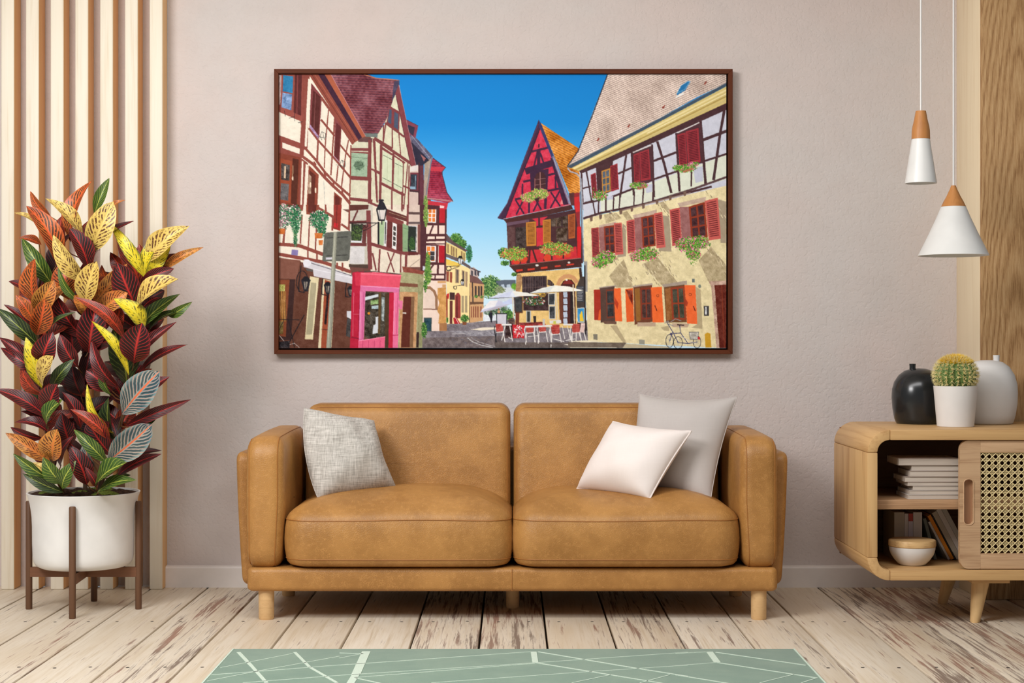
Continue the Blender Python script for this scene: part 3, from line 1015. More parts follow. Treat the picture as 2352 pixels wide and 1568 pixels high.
# cactus in a white pot
cy = -.70
cx = X(2194.5, cy)
k = (D + cy) / F
z0 = CZ1 + .0003
M_pot = plain('white_pot', (232, 228, 224), .45, .4)
M_soil = plain('dark_potting_soil', (58, 44, 34), .95, .1)
root = empty('potted_cactus', (cx, cy, z0), 'round golden barrel cactus in a white tapered pot', 'cactus')
hp = 93 * k
lathe('pot', [(0, 0), (40.5 * k, 0), (41.5 * k, 1 * k), (49.5 * k, hp - .5 * k), (49 * k, hp), (46.5 * k, hp), (46 * k, hp - 8 * k), (0, hp - 8 * k)], cx, cy, z0, M_pot, root, 64)
lathe('soil', [(0, hp - 4 * k), (46 * k, hp - 5 * k)], cx, cy, z0, M_soil, root, 32)
t = NT('cactus_skin')
at = t.n('ShaderNodeTexCoord')
nn = t.noise(t.coords('Object', (1, 1, 1)), 60, 3, .6)
t.set(t.ramp(nn, [(.3, lin((70, 100, 50))), (.7, lin((120, 144, 76)))]), .55, .3)
M_cac = t.m
NR = 22
RC = 43.5 * k; zcn = hp + 25 * k; 
vs_, fs = [], []
nu, nv = NR * 6, 22
for j in range(nv + 1):
    ph = math.pi * (.02 + .80 * j / nv)
    for i in range(nu):
        a = 2 * math.pi * i / nu
        rib = 1 + .075 * math.cos(NR * a) * math.sin(ph)
        r = RC * math.sin(ph) ** .92 * rib
        dz = -.10 * math.exp(-(math.sin(ph) / .25) ** 2) if ph < 1 else 0
        vs_.append((cx + r * math.cos(a), cy + r * math.sin(a), z0 + zcn + RC * .95 * (math.cos(ph) + dz)))
for j in range(nv):
    for i in range(nu):
        q = (i + 1) % nu
        fs.append((j * nu + i, (j + 1) * nu + i, (j + 1) * nu + q, j * nu + q))
mesh('body', vs_, fs, M_cac, root, True)
M_sp = plain('pale_spines', (238, 222, 160), .6, .3)
M_crown = plain('golden_crown', (252, 212, 70), .7, .2)
def spikes(name, items, m):
    v_, f_ = [], []
    for p, d, L, w in items:
        d = d.normalized(); a = d.cross(Vector((.3, .5, .8))).normalized(); b = d.cross(a)
        i = len(v_)
        v_ += [p + a * w, p - a * .5 * w + b * .87 * w, p - a * .5 * w - b * .87 * w, p + d * L]
        f_ += [(i, i + 1, i + 3), (i + 1, i + 2, i + 3), (i + 2, i, i + 3)]
    o = mesh(name, v_, f_, m, root)
    o['kind'] = 'stuff'
rs = random.Random(11)
it = []
for r_ in range(NR):
    a = 2 * math.pi * r_ / NR
    for j in range(11):
        ph = math.pi * (.13 + .66 * j / 10)
        rr_ = RC * math.sin(ph) ** .92 * 1.075
        p = Vector((cx + rr_ * math.cos(a), cy + rr_ * math.sin(a), z0 + zcn + RC * .95 * math.cos(ph)))
        nrm = (p - Vector((cx, cy, z0 + zcn))).normalized()
        for q in range(18):
            d = nrm + Vector((rs.uniform(-1, 1), rs.uniform(-1, 1), rs.uniform(-1, 1))) * .9
            it.append((p, d, rs.uniform(.010, .019), .0010))
spikes('spines', it, M_sp)
it = []
for q in range(2600):
    a = rs.uniform(0, 6.283); r_ = math.sqrt(rs.random()) * RC * .74
    ph = math.asin(min(1, r_ / RC))
    p = Vector((cx + r_ * math.cos(a), cy + r_ * math.sin(a), z0 + zcn + RC * .95 * math.cos(ph) - .006))
    d = Vector((math.cos(a) * r_ / RC, math.sin(a) * r_ / RC, .55)) + Vector((rs.uniform(-.4, .4), rs.uniform(-.4, .4), 0))
    it.append((p, d, rs.uniform(.014, .024), .0012))
spikes('crown', it, M_crown)

# ================================================================== PENDANT LAMPS
M_cord = plain('white_cord', (236, 234, 230), .5, .3)
M_cap = wood('cherry_cap', (196, 134, 76), (164, 104, 54), 'Z', 1.0, .45, True)
M_shade = plain('white_enamel_shade', (232, 230, 226), .35, .5)
M_bulb = plain('frosted_bulb', (240, 236, 226), .3, .5)
def pendant(px, y, cap, shade, label):
    """cap / shade: (py, half width px) from the top down"""
    k = (D + y) / F
    cx = X(px, y)
    root = empty('pendant_lamp', (cx, y, Z(shade[-1][0], y)), label, 'lamp', 'pendant lamps over the cabinet')
    ztop = Z(cap[0][0], y)
    tube('cord', [(cx, y, ztop - .002), (cx, y, 2.5), (cx, y, 2.8)], .0030, M_cord, root, 10)
    c_ = [(.0005, Z(cap[0][0], y))] + [(w * k, Z(p, y)) for p, w in cap]
    lathe('wooden_cap', c_, cx, y, 0, M_cap, root, 48)
    s_ = [(w * k, Z(p, y)) for p, w in shade]
    inner = [(max(.004, r - .0022), z) for r, z in reversed(s_)]
    lathe('shade', [(.006, s_[0][1] + .0005)] + s_ + inner + [(.004, s_[0][1] - .004)], cx, y, 0, M_shade, root, 64)
    zb_ = s_[-1][1] + .035
    lathe('bulb', [(.001, 0), (.012, .004), (.020, .016), (.020, .028), (.012, .045), (.010, .06)], cx, y, zb_, M_bulb, root, 24)
pendant(2115, -.72, [(255, 11.5), (257, 12), (275, 15.2), (292, 19.2), (300, 20.3), (319.5, 21)], [(319.6, 20.6), (340, 23.5), (380, 30), (421, 36.2)],
        'slim white pendant lamp with a tall wooden cap, hanging higher')
pendant(2190, -.72, [(426, 5.5), (428, 6), (436, 9), (450, 15.5), (462, 22), (474.5, 28)], [(474.7, 28), (500, 38.5), (540, 57), (587, 80)],
        'wide cone-shaped white pendant lamp with a wooden cap, hanging lower')
# ================================================================== FRAMED PICTURE: a flat print painted into colour attributes
PX0, PX1, PY0, PY1 = 640, 1670, 169, 800
SS = 2
CW, CH = (PX1 - PX0) * SS, (PY1 - PY0) * SS
CV = np.zeros((CH, CW, 3), np.float32)
rp = np.random.RandomState(5)
TR = [0.0, 0.0, 1.0]
def T(ox, oy, s): TR[0], TR[1], TR[2] = ox, oy, s
def cvt(p): return ((TR[0] + p[0] / TR[2] - PX0) * SS, (TR[1] + p[1] / TR[2] - PY0) * SS)
def _mask(pts):
    xs = [p[0] for p in pts]; ys = [p[1] for p in pts]
    x0, x1 = max(0, int(min(xs))), min(CW, int(max(xs)) + 2)
    y0, y1 = max(0, int(min(ys))), min(CH, int(max(ys)) + 2)
    if x1 <= x0 or y1 <= y0: return None
    X_, Y_ = np.meshgrid(np.arange(x0, x1) + .5, np.arange(y0, y1) + .5)
    m = np.zeros(X_.shape, bool)
    n = len(pts)
    for i in range(n):
        ax, ay = pts[i]; bx_, by = pts[(i + 1) % n]
        if ay == by: continue
        c = ((ay > Y_) != (by > Y_)) & (X_ < (bx_ - ax) * (Y_ - ay) / (by - ay) + ax)
        m ^= c
    return x0, x1, y0, y1, m, X_, Y_
def nz(shape, y0, x0, s):
    """smooth value noise"""
    h, w = shape
    g_ = rp.rand(int(h / s) + 3, int(w / s) + 3).astype(np.float32)
    yy = np.arange(h) / s; xx = np.arange(w) / s
    yi, xi = yy.astype(int), xx.astype(int)
    fy, fx = (yy - yi)[:, None], (xx - xi)[None, :]
    fy = fy * fy * (3 - 2 * fy); fx = fx * fx * (3 - 2 * fx)
    a = g_[yi][:, xi]; b = g_[yi][:, xi + 1]; c = g_[yi + 1][:, xi]; d = g_[yi + 1][:, xi + 1]
    return a * (1 - fx) * (1 - fy) + b * fx * (1 - fy) + c * (1 - fx) * fy + d * fx * fy
def fillm(r, col, tex=8):
    if r is None: return
    x0, x1, y0, y1, m, X_, Y_ = r
    c = np.array(col, np.float32)
    reg = CV[y0:y1, x0:x1]
    out = np.broadcast_to(c, reg.shape).copy()
    if tex and m.size > 60:
        out += ((nz(m.shape, y0, x0, 14.) - .5) * tex * 1.2 + (nz(m.shape, y0, x0, 3.) - .5) * tex)[..., None]
    reg[m] = out[m]
def po(col, *pts, tex=8): fillm(_mask([cvt(p) for p in pts]), col, tex)
def ln(col, w, *pts, tex=6):
    """polyline, w in photo pixels"""
    q = [cvt(p) for p in pts]; h = w * SS / 2
    for (ax, ay), (bx_, by) in zip(q[:-1], q[1:]):
        L = math.hypot(bx_ - ax, by - ay) or 1
        ux, uy = (bx_ - ax) / L, (by - ay) / L
        nx, ny = -uy * h, ux * h
        e = min(h * .6, 2)
        fillm(_mask([(ax + nx - ux * e, ay + ny - uy * e), (bx_ + nx + ux * e, by + ny + uy * e), (bx_ - nx + ux * e, by - ny + uy * e), (ax - nx - ux * e, ay - ny - uy * e)]), col, tex)
def grad(stops, *pts):
    r = _mask([cvt(p) for p in pts])
    x0, x1, y0, y1, m, X_, Y_ = r
    py = PY0 + Y_ / SS
    reg = CV[y0:y1, x0:x1]
    out = np.stack([np.interp(py, [s[0] for s in stops], [s[1][k] for s in stops]) for k in range(3)], -1)
    reg[m] = out[m]
def tiles(ca, cb, sp, cw, ang, *pts, light=None, tex=20):
    r = _mask([cvt(p) for p in pts])
    x0, x1, y0, y1, m, X_, Y_ = r
    a = R(ang); ux, uy = math.cos(a), math.sin(a)
    u = (X_ * ux + Y_ * uy) / SS; v = (-X_ * uy + Y_ * ux) / SS
    row = np.floor(v / sp)
    sc_ = np.abs(((u / cw + .5 * (row % 2)) % 1) - .5) * 2
    f = (v / sp) - row - .30 * (1 - sc_ ** 2)
    dark = np.clip(1 - np.abs(((f + .5) % 1) - .5) / .26, 0, 1)
    out = np.array(ca, np.float32)[None, None] * (1 - dark[..., None]) + np.array(cb, np.float32)[None, None] * dark[..., None]
    out = out + ((nz(m.shape, 0, 0, 60.) - .5) * tex * 1.5 + (nz(m.shape, 0, 0, 9.) - .5) * tex)[..., None]
    reg = CV[y0:y1, x0:x1]
    reg[m] = out[m]
def disc(col, cx, cy, rx, ry=None, ring=None):
    ry = ry or rx
    n = 18
    p = [(cx + rx * math.cos(6.2832 * i / n), cy + ry * math.sin(6.2832 * i / n)) for i in range(n)]
    if ring: ln(col, ring, *(p + [p[0]]))
    else: po(col, *p)
GRN = [(46, 92, 40), (70, 122, 48), (96, 148, 62), (34, 70, 36), (120, 166, 84)]
def fol(cx, cy, rx, ry, cols=GRN, n=None, s=1.6, acc=(), pa=.25, edge=.25):
    """speckled foliage with blossom accents; s in photo pixels"""
    c0, d0 = cvt((cx, cy)); ax, ay = rx / TR[2] * SS, ry / TR[2] * SS
    n = n or int(3.4 * ax * ay / (s * SS) ** 2 * 1.5)
    if n > 60:
        dk = np.array(cols[0], np.float32) * .55 + np.array(cols[-1], np.float32) * .2
        fillm(_mask([(c0 + ax * .82 * (1 + .14 * rp.randn()) * math.cos(k_ * .35), d0 + ay * .82 * (1 + .14 * rp.randn()) * math.sin(k_ * .35)) for k_ in range(18)]), dk, 30)
    for i in range(n):
        a = rp.rand() * 6.2832; q = math.sqrt(rp.rand()) * (1 + edge * (rp.rand() - .3))
        x, y = c0 + ax * q * math.cos(a), d0 + ay * q * math.sin(a)
        c = acc[rp.randint(len(acc))] if (acc and rp.rand() < pa) else cols[rp.randint(len(cols))]
        h = s * SS * (.4 + .8 * rp.rand()); t_ = rp.rand() * 3.14
        dx_, dy_ = h * math.cos(t_), h * math.sin(t_)
        x0, x1, y0, y1 = int(x - h), int(x + h) + 1, int(y - h), int(y + h) + 1
        x0, y0 = max(x0, 0), max(y0, 0); x1, y1 = min(x1, CW), min(y1, CH)
        if x1 <= x0 or y1 <= y0: continue
        X_, Y_ = np.meshgrid(np.arange(x0, x1) + .5 - x, np.arange(y0, y1) + .5 - y)
        ct, st = math.cos(t_), math.sin(t_)
        e = ((X_ * ct + Y_ * st) / h) ** 2 + ((-X_ * st + Y_ * ct) / (h * .6)) ** 2 < 1
        CV[y0:y1, x0:x1][e] = np.array(c, np.float32) * (.85 + .3 * rp.rand())
def shut(c, dk, tl, tr, br, bl, n=14, b=.13):
    po(c, tl, tr, br, bl, tex=6)
    def at_(u, v): return ((tl[0] * (1 - u) + tr[0] * u) * (1 - v) + (bl[0] * (1 - u) + br[0] * u) * v, (tl[1] * (1 - u) + tr[1] * u) * (1 - v) + (bl[1] * (1 - u) + br[1] * u) * v)
    for i in range(n):
        v0 = .06 + .88 * i / n; v1 = v0 + .88 / n * .48
        po(dk, at_(b, v0), at_(1 - b, v0), at_(1 - b, v1), at_(b, v1), tex=5)
def win(cf, cp, tl, tr, br, bl, nx=2, ny=3, b=.12, bm=.05):
    """framed window with panes"""
    po(cf, tl, tr, br, bl, tex=6)
    def at_(u, v): return ((tl[0] * (1 - u) + tr[0] * u) * (1 - v) + (bl[0] * (1 - u) + br[0] * u) * v, (tl[1] * (1 - u) + tr[1] * u) * (1 - v) + (bl[1] * (1 - u) + br[1] * u) * v)
    for i in range(nx):
        for j in range(ny):
            u0 = b + (1 - 2 * b) * i / nx + (bm if i else 0); u1 = b + (1 - 2 * b) * (i + 1) / nx - (bm if i < nx - 1 else 0)
            v0 = b * .5 + (1 - b) * j / ny + (bm * .5 if j else 0); v1 = b * .5 + (1 - b) * (j + 1) / ny - (bm * .5 if j < ny - 1 else 0)
            po(cp, at_(u0, v0), at_(u1, v0), at_(u1, v1), at_(u0, v1), tex=26)

# ------------------------------------------------ sky and far street
T(0, 0, 1)
grad([(169, (16, 128, 206)), (280, (22, 134, 210)), (360, (58, 156, 222)), (430, (100, 182, 234)), (500, (140, 204, 243)), (570, (172, 219, 247)), (650, (206, 234, 250))],
     (639, 168), (1671, 168), (1671, 801), (639, 801))
po((110, 70, 62), (639, 168), (757, 168), (840, 300), (880, 290), (915, 215), (945, 330), (990, 460), (1020, 600), (1020, 801), (639, 801))
T(860, 470, 4.48)
fol(840, 350, 62, 55, GRN, s=1.5); fol(905, 410, 45, 50, GRN, s=1.5); fol(975, 500, 30, 85, [(50, 110, 80), (80, 150, 100), (40, 90, 70)], s=1.4)
fol(1190, 830, 110, 95, [(60, 110, 60), (120, 160, 80), (150, 180, 110), (40, 80, 50)], s=1.8)
fol(1250, 900, 60, 60, [(150, 160, 120), (110, 130, 90), (180, 190, 150)], s=1.6)
T(1080, 520, 5.227)
po((92, 102, 116), (310, 650), (420, 640), (550, 640), (545, 740), (330, 740)); po((180, 195, 210), (370, 700), (410, 690), (420, 740), (370, 740)); po((185, 200, 215), (440, 700), (480, 690), (495, 745), (440, 745))
po((208, 216, 226), (330, 735), (545, 730), (545, 900), (330, 900)); po((225, 232, 240), (160, 1040), (450, 1000), (450, 1170), (160, 1170), tex=30)
fol(220, 740, 110, 110, [(60, 110, 60), (120, 160, 80), (150, 180, 110), (40, 80, 50)], s=1.8); fol(360, 760, 60, 40, [(150, 160, 120), (110, 130, 90)], s=1.5)
fol(530, 720, 30, 40, [(120, 180, 60), (90, 150, 50)], s=1.4); fol(300, 1000, 170, 60, [(50, 80, 60), (90, 130, 80), (160, 170, 160)], s=1.6); fol(460, 1070, 70, 60, GRN, s=1.6)
# ground
T(860, 470, 4.48)
po((128, 120, 126), (480, 1300), (750, 1228), (980, 1212), (1344, 1185), (2300, 1190), (2300, 1480), (470, 1480), tex=34)
po((112, 100, 100), (470, 1370), (1344, 1350), (1344, 1480), (470, 1480), tex=30)
po((150, 146, 154), (760, 1300), (1240, 1290), (1240, 1350), (1000, 1350), tex=30)
po((238, 226, 206), (985, 1284), (1130, 1262), (1262, 1262), (1250, 1284), (1100, 1294)); po((170, 165, 170), (800, 1325), (1010, 1316), (1010, 1328), (800, 1335))
ln((190, 186, 186), 2, (960, 1370), (1010, 1410), (1100, 1445), (1220, 1470)); ln((180, 176, 178), 1.4, (1000, 1368), (1070, 1410), (1180, 1445), (1290, 1468))
for i in range(70):
    x, y = 760 + rp.rand() * 540, 1296 + rp.rand() * 150
    ln((96, 92, 104), .8, (x, y), (x + 10 + rp.rand() * 24, y + 2))
# third house down the street
po((206, 160, 114), (972, 760), (1130, 815), (1120, 1196), (978, 1216)); po((118, 82, 78), (978, 690), (1080, 760), (1132, 818), (985, 800), (972, 740))
po((190, 170, 165), (980, 660), (1020, 640), (1085, 690), (1070, 750), (985, 720)); ln((90, 72, 74), 2.5, (970, 640), (1090, 690))
for x in (1005, 1042, 1068): po((60, 60, 72), (x - 9, 672), (x + 9, 682), (x + 9, 735), (x - 9, 720))
for x in (1045, 1078, 1103): po((62, 52, 52), (x - 10, 835), (x + 8, 840), (x + 8, 945), (x - 10, 940))
po((110, 80, 60), (985, 1000), (1125, 1000), (1125, 1020), (985, 1028)); fol(1050, 945, 18, 14, s=1); fol(1105, 950, 16, 14, s=1)
for x in (1000, 1022, 1044, 1066, 1098): po((140, 80, 62), (x - 6, 1045), (x + 6, 1045), (x + 6, 1160), (x - 6, 1160))
ln((70, 56, 52), 3, (1010, 800), (1015, 1000)); ln((80, 60, 56), 2, (978, 800), (980, 1210))
# yellow house
po((246, 222, 160), (738, 560), (985, 655), (975, 1212), (750, 1230)); po((232, 196, 90), (738, 555), (900, 610), (860, 640), (738, 615))
po((226, 204, 132), (740, 380), (942, 478), (940, 575), (740, 505)); po((96, 76, 78), (738, 290), (810, 375), (962, 470), (940, 484), (738, 372))
for x, y in ((760, 400), (795, 420), (818, 432), (845, 445), (900, 475), (925, 490)): po((150, 122, 84), (x - 9, y), (x + 7, y + 6), (x + 7, y + 100), (x - 9, y + 92))
po((104, 90, 92), (738, 500), (860, 548), (990, 632), (985, 660), (860, 585), (738, 535))
for q in (((742, 685), (768, 685), (766, 792), (742, 788)), ((776, 690), (802, 692), (800, 802), (778, 800))): po((150, 76, 58), *q)
for q in (((834, 655), (875, 668), (873, 806), (834, 806)), ((900, 670), (930, 680), (930, 838), (905, 832)), ((936, 686), (960, 690), (956, 846), (936, 840))): po((164, 136, 108), *q); 
for q in (((846, 668), (862, 672), (860, 800), (846, 800)), ((910, 684), (922, 688), (922, 826), (912, 822))): po((92, 80, 76), *q)
po((150, 60, 56), (832, 1170), (832, 930), (852, 908), (872, 908), (888, 940), (886, 1170)); po((104, 40, 40), (840, 1168), (842, 950), (856, 935), (860, 1168))
for x in (910, 946): po((168, 150, 118), (x - 11, 935), (x + 11, 937), (x + 10, 1112), (x - 11, 1112))
po((104, 52, 46), (775, 985), (806, 985), (802, 1226), (775, 1226)); po((72, 46, 46), (776, 900), (828, 904), (828, 980), (776, 978)); po((200, 40, 44), (742, 920), (770, 910), (766, 965), (750, 970)); po((150, 60, 46), (738, 930), (756, 940), (756, 1180), (738, 1180))
po((176, 36, 48), (812, 1165), (846, 1160), (886, 1224), (822, 1228)); ln((240, 220, 215), 1.2, (835, 1162), (868, 1224)); po((130, 76, 50), (905, 1200), (950, 1200), (948, 1236), (908, 1236)); fol(930, 1170, 40, 35, s=1.2); fol(748, 1185, 14, 30, s=1.1)
for (lx, ly, k) in ((885, 560, 1.0), (906, 790, .7)):
    po((32, 32, 36), (lx - 28 * k, ly - 10 * k), (lx + 28 * k, ly - 10 * k), (lx + 12 * k, ly - 36 * k), (lx - 12 * k, ly - 36 * k)); po((225, 225, 230), (lx - 24 * k, ly), (lx + 24 * k, ly), (lx + 14 * k, ly + 50 * k), (lx - 14 * k, ly + 50 * k)); ln((32, 32, 36), 1, (lx - 26 * k, ly - 6 * k), (lx - 14 * k, ly + 52 * k), (lx + 14 * k, ly + 52 * k), (lx + 26 * k, ly - 6 * k)); ln((32, 32, 36), 1, (lx, ly - 10 * k), (lx, ly + 50 * k))
ln((50, 40, 42), 1.4, (738, 635), (880, 628)); disc((50, 40, 42), 766, 656, 24, None, 1.6); ln((50, 40, 42), 1.2, (745, 680), (870, 635)); ln((50, 40, 42), 1.2, (815, 840), (905, 826)); disc((50, 40, 42), 832, 852, 16, None, 1.2)
# ------------------------------------------------ tower house with red mansard
po((238, 214, 200), (500, 0), (742, 0), (738, 790), (742, 1298), (490, 1300))
TB = (82, 42, 46)
po((92, 50, 52), (536, 10), (662, 10), (662, 190), (536, 190)); win((236, 232, 232), (226, 128, 58), (548, 34), (640, 38), (634, 184), (546, 180), 2, 3)
po((92, 50, 52), (526, 405), (660, 412), (656, 602), (526, 600)); win((236, 232, 232), (226, 128, 58), (528, 418), (634, 422), (630, 588), (528, 590), 2, 3); po((58, 54, 58), (575, 478), (618, 480), (616, 572), (575, 572)); ln((236, 232, 232), 1, (575, 525), (618, 525))
po((186, 34, 46), (668, 38), (736, 38), (734, 186), (668, 186)); po((176, 28, 42), (663, 415), (734, 420), (730, 600), (662, 596))
for a, b, w in (((530, 198), (740, 198), 6), ((530, 312), (738, 312), 6), ((530, 366), (736, 360), 5.5), ((662, 0), (655, 305), 4), ((738, 0), (726, 770), 4), ((604, 215), (572, 296), 4), ((628, 312), (628, 366), 3.5), ((530, 400), (736, 402), 2.5), ((560, 606), (732, 606), 5), ((656, 600), (652, 720), 4.5), ((575, 716), (730, 718), 4), ((575, 768), (730, 770), 4.5), ((606, 620), (572, 664), 4), ((626, 716), (622, 770), 3), ((546, 310), (530, 372), 4)): ln(TB, w, a, b)
po((206, 152, 88), (650, 858), (740, 850), (740, 1222), (658, 1222), (668, 1130), (645, 1090), (668, 1010), (650, 950), tex=24); po((166, 116, 76), (668, 1220), (746, 1216), (746, 1298), (668, 1298)); po((214, 162, 108), (650, 785), (738, 785), (738, 806), (650, 806)); po((206, 160, 110), (700, 820), (738, 820), (738, 850), (700, 850))
po((228, 206, 192), (512, 1070), (512, 862), (560, 862), (600, 900), (620, 960), (622, 1070)); ln((152, 112, 84), 6, (516, 856), (570, 852), (615, 890), (638, 950), (640, 1072)); ln((132, 96, 80), 2.5, (508, 1074), (648, 1076))
po((70, 80, 80), (508, 1162), (592, 1162), (588, 1304), (508, 1304)); po((40, 72, 84), (516, 1172), (584, 1172), (580, 1296), (516, 1296), tex=24)
T(860, 150, 4.75)
tiles((176, 58, 82), (104, 40, 66), 4.6, 7, 4, (636, 1005), (775, 1108), (742, 1160), (752, 1240), (790, 1385), (856, 1478), (800, 1500), (565, 1452), (590, 1220), (612, 1120), tex=34)
po((196, 58, 74), (612, 1108), (775, 1104), (740, 1160), (612, 1150)); ln((180, 130, 130), 2.6, (566, 1446), (858, 1480)); po((196, 52, 66), (570, 1470), (806, 1500), (788, 1568), (570, 1568)); po((80, 40, 46), (585, 1520), (715, 1530), (712, 1568), (585, 1568)); po((236, 200, 200), (716, 1525), (762, 1530), (760, 1556), (716, 1552)); ln((60, 50, 70), 1.6, (640, 1008), (776, 1110), (735, 1165), (792, 1385), (856, 1476))
# ------------------------------------------------ third house (narrow, dark eave)
po((206, 182, 172), (372, 1080), (500, 1050), (545, 1568), (365, 1568)); po((96, 48, 60), (480, 1050), (535, 1040), (545, 1568), (480, 1568)); po((168, 150, 136), (545, 1040), (600, 1005), (628, 1000), (560, 1568), (535, 1568), tex=20)
po((44, 40, 58), (392, 790), (560, 990), (600, 1030), (520, 1090), (440, 1090)); po((100, 96, 118), (372, 722), (470, 800), (640, 990), (600, 1026), (400, 830), tex=40); ln((170, 170, 190), 1, (385, 735), (600, 1000))
po((128, 62, 78), (345, 588), (478, 655), (448, 790), (372, 735)); po((50, 46, 66), (362, 640), (440, 672), (425, 765), (372, 722)); ln((60, 60, 80), 1, (345, 586), (478, 654))
po((218, 208, 204), (385, 1110), (478, 1078), (472, 1148), (385, 1158)); po((160, 100, 100), (500, 960), (560, 1010), (540, 1045))
win((116, 54, 64), (50, 58, 70), (375, 1165), (488, 1165), (482, 1378), (372, 1370), 1, 1, .2); po((140, 168, 190), (390, 1318), (450, 1322), (448, 1348), (390, 1345)); ln((140, 168, 190), 1.2, (448, 1200), (446, 1340)); ln((66, 40, 46), 4, (372, 1365), (485, 1375)); ln((120, 120, 132), 2.6, (626, 1000), (562, 1430), (545, 1568))
ln((74, 40, 46), 3, (490, 1060), (485, 1568)); fol(560, 1510, 22, 90, [(120, 150, 70), (90, 130, 60), (150, 170, 90)], s=1.4)
T(860, 470, 4.48)
po((212, 190, 178), (345, 0), (472, 0), (470, 640), (338, 640)); po((80, 42, 48), (466, 0), (532, 0), (534, 690), (475, 690)); po((120, 70, 66), (448, 200), (475, 200), (470, 510), (448, 510))
ln((92, 70, 68), 6, (345, 85), (470, 88)); ln((100, 84, 84), 5, (345, 185), (470, 185)); po((96, 44, 44), (335, 470), (455, 490), (450, 515), (335, 520)); po((226, 206, 186), (342, 520), (474, 520), (468, 638), (338, 638)); ln((130, 110, 100), 1, (365, 635), (470, 555))
po((40, 46, 42), (346, 215), (440, 222), (430, 486), (346, 480)); fol(385, 400, 32, 70, [(40, 70, 40), (70, 100, 50)], s=1.2); ln((200, 200, 205), 1.8, (346, 216), (434, 222), (426, 474), (380, 468))
# ------------------------------------------------ second house: facade, roof, gable
T(620, 150, 4.75)
po((210, 206, 182), (870, 850), (965, 795), (1130, 790), (1120, 1568), (866, 1568), tex=14)
T(860, 150, 4.75)
po((214, 210, 184), (0, 780), (40, 740), (110, 630), (130, 540), (215, 310), (270, 205), (445, 1085), (392, 1100), (376, 1568), (-40, 1568), (-40, 780), tex=14)
T(860, 470, 4.48); po((226, 214, 196), (-40, 0), (345, 0), (345, 630), (276, 712), (-40, 690), tex=14)
T(0, 0, 1)
tiles((134, 72, 80), (74, 42, 58), 5.6, 9, 3, (755, 168), (841, 168), (862, 177), (917, 182), (917, 198), (905, 222), (895, 252), (888, 272), (868, 307), (838, 306), tex=36)
ln((190, 120, 90), 2, (836, 170), (862, 178), (917, 183)); po((74, 66, 90), (905, 186), (917, 183), (917, 200), (900, 232), tex=16)
T(860, 150, 4.75)
BR = (124, 62, 62); BD = (98, 48, 48)
po((128, 62, 68), (228, 300), (265, 205), (452, 1085), (395, 1098)); ln((176, 130, 134), 1, (266, 208), (452, 1082)); ln((80, 36, 44), 1.2, (235, 330), (398, 1095))
po((126, 60, 64), (170, 440), (275, 500), (268, 740), (128, 640), (150, 520)); po((72, 82, 104), (188, 480), (185, 640), (145, 612), (165, 470)); po((72, 82, 104), (216, 500), (262, 525), (258, 700), (212, 668))
for a, b, w in (((120, 625), (325, 775), 4.5), ((0, 795), (395, 1065), 6.5), ((122, 640), (95, 840), 3), ((195, 690), (196, 900), 3.2), ((266, 740), (286, 975), 2.2), ((75, 860), (62, 1568), 5), ((312, 1040), (300, 1568), 4.5), ((365, 1060), (318, 1568), 2.5), ((378, 1090), (370, 1568), 2.6), ((66, 1280), (320, 1410), 6), ((190, 1340), (188, 1568), 3.4), ((2, 820), (32, 1490), 3.4), ((310, 1310), (382, 1340), 4), ((0, 1150), (70, 1185), 4), ((206, 960), (200, 1330), 5), ((80, 890), (330, 1060), 3.5)): ln(BR, w, a, b)
for q in (((95, 935), (192, 985), (186, 1312), (88, 1262)), ((218, 1020), (312, 1066), (304, 1376), (208, 1325))):
    po((206, 212, 182), *q)
    ln((40, 50, 40), .9, (q[0][0], q[0][1] + 40), (q[1][0], q[1][1] + 40)); ln((40, 50, 40), .9, (q[3][0], q[3][1] - 40), (q[2][0], q[2][1] - 40))
    m_ = ((q[0][0] + q[1][0]) / 2, (q[0][1] + q[1][1]) / 2); n_ = ((q[3][0] + q[2][0]) / 2, (q[3][1] + q[2][1]) / 2); ln((176, 184, 150), .8, m_, n_)
po((70, 76, 80), (-5, 735), (35, 740), (30, 785), (-5, 780))
T(620, 150, 4.75)
po((110, 120, 116), (1035, 738), (1178, 742), (1165, 782), (1040, 775)); po((96, 64, 64), (965, 795), (1118, 790), (1115, 835), (960, 830))
for a, b, w in (((890, 912), (1105, 916), 6.5), ((1090, 810), (1085, 1500), 8), ((870, 1228), (1105, 1240), 7), ((866, 1452), (1112, 1478), 7), ((1130, 800), (1165, 1480), 3.2), ((1210, 870), (1195, 1500), 4), ((1110, 1130), (1200, 1165), 4), ((1100, 1500), (1200, 1540), 5), ((1240, 650), (1235, 820), 3), ((1140, 790), (1330, 905), 6), ((1215, 900), (1330, 970), 3.5)): ln(BR, w, a, b)
po((126, 62, 60), (870, 935), (1095, 945), (1092, 1240), (868, 1225)); po((152, 174, 148), (885, 946), (1066, 962), (1060, 1214), (880, 1200), tex=20); fol(970, 1090, 60, 60, [(96, 120, 96), (120, 146, 118)], 160, 1.2); ln((90, 110, 90), .8, (890, 995), (1060, 1012))
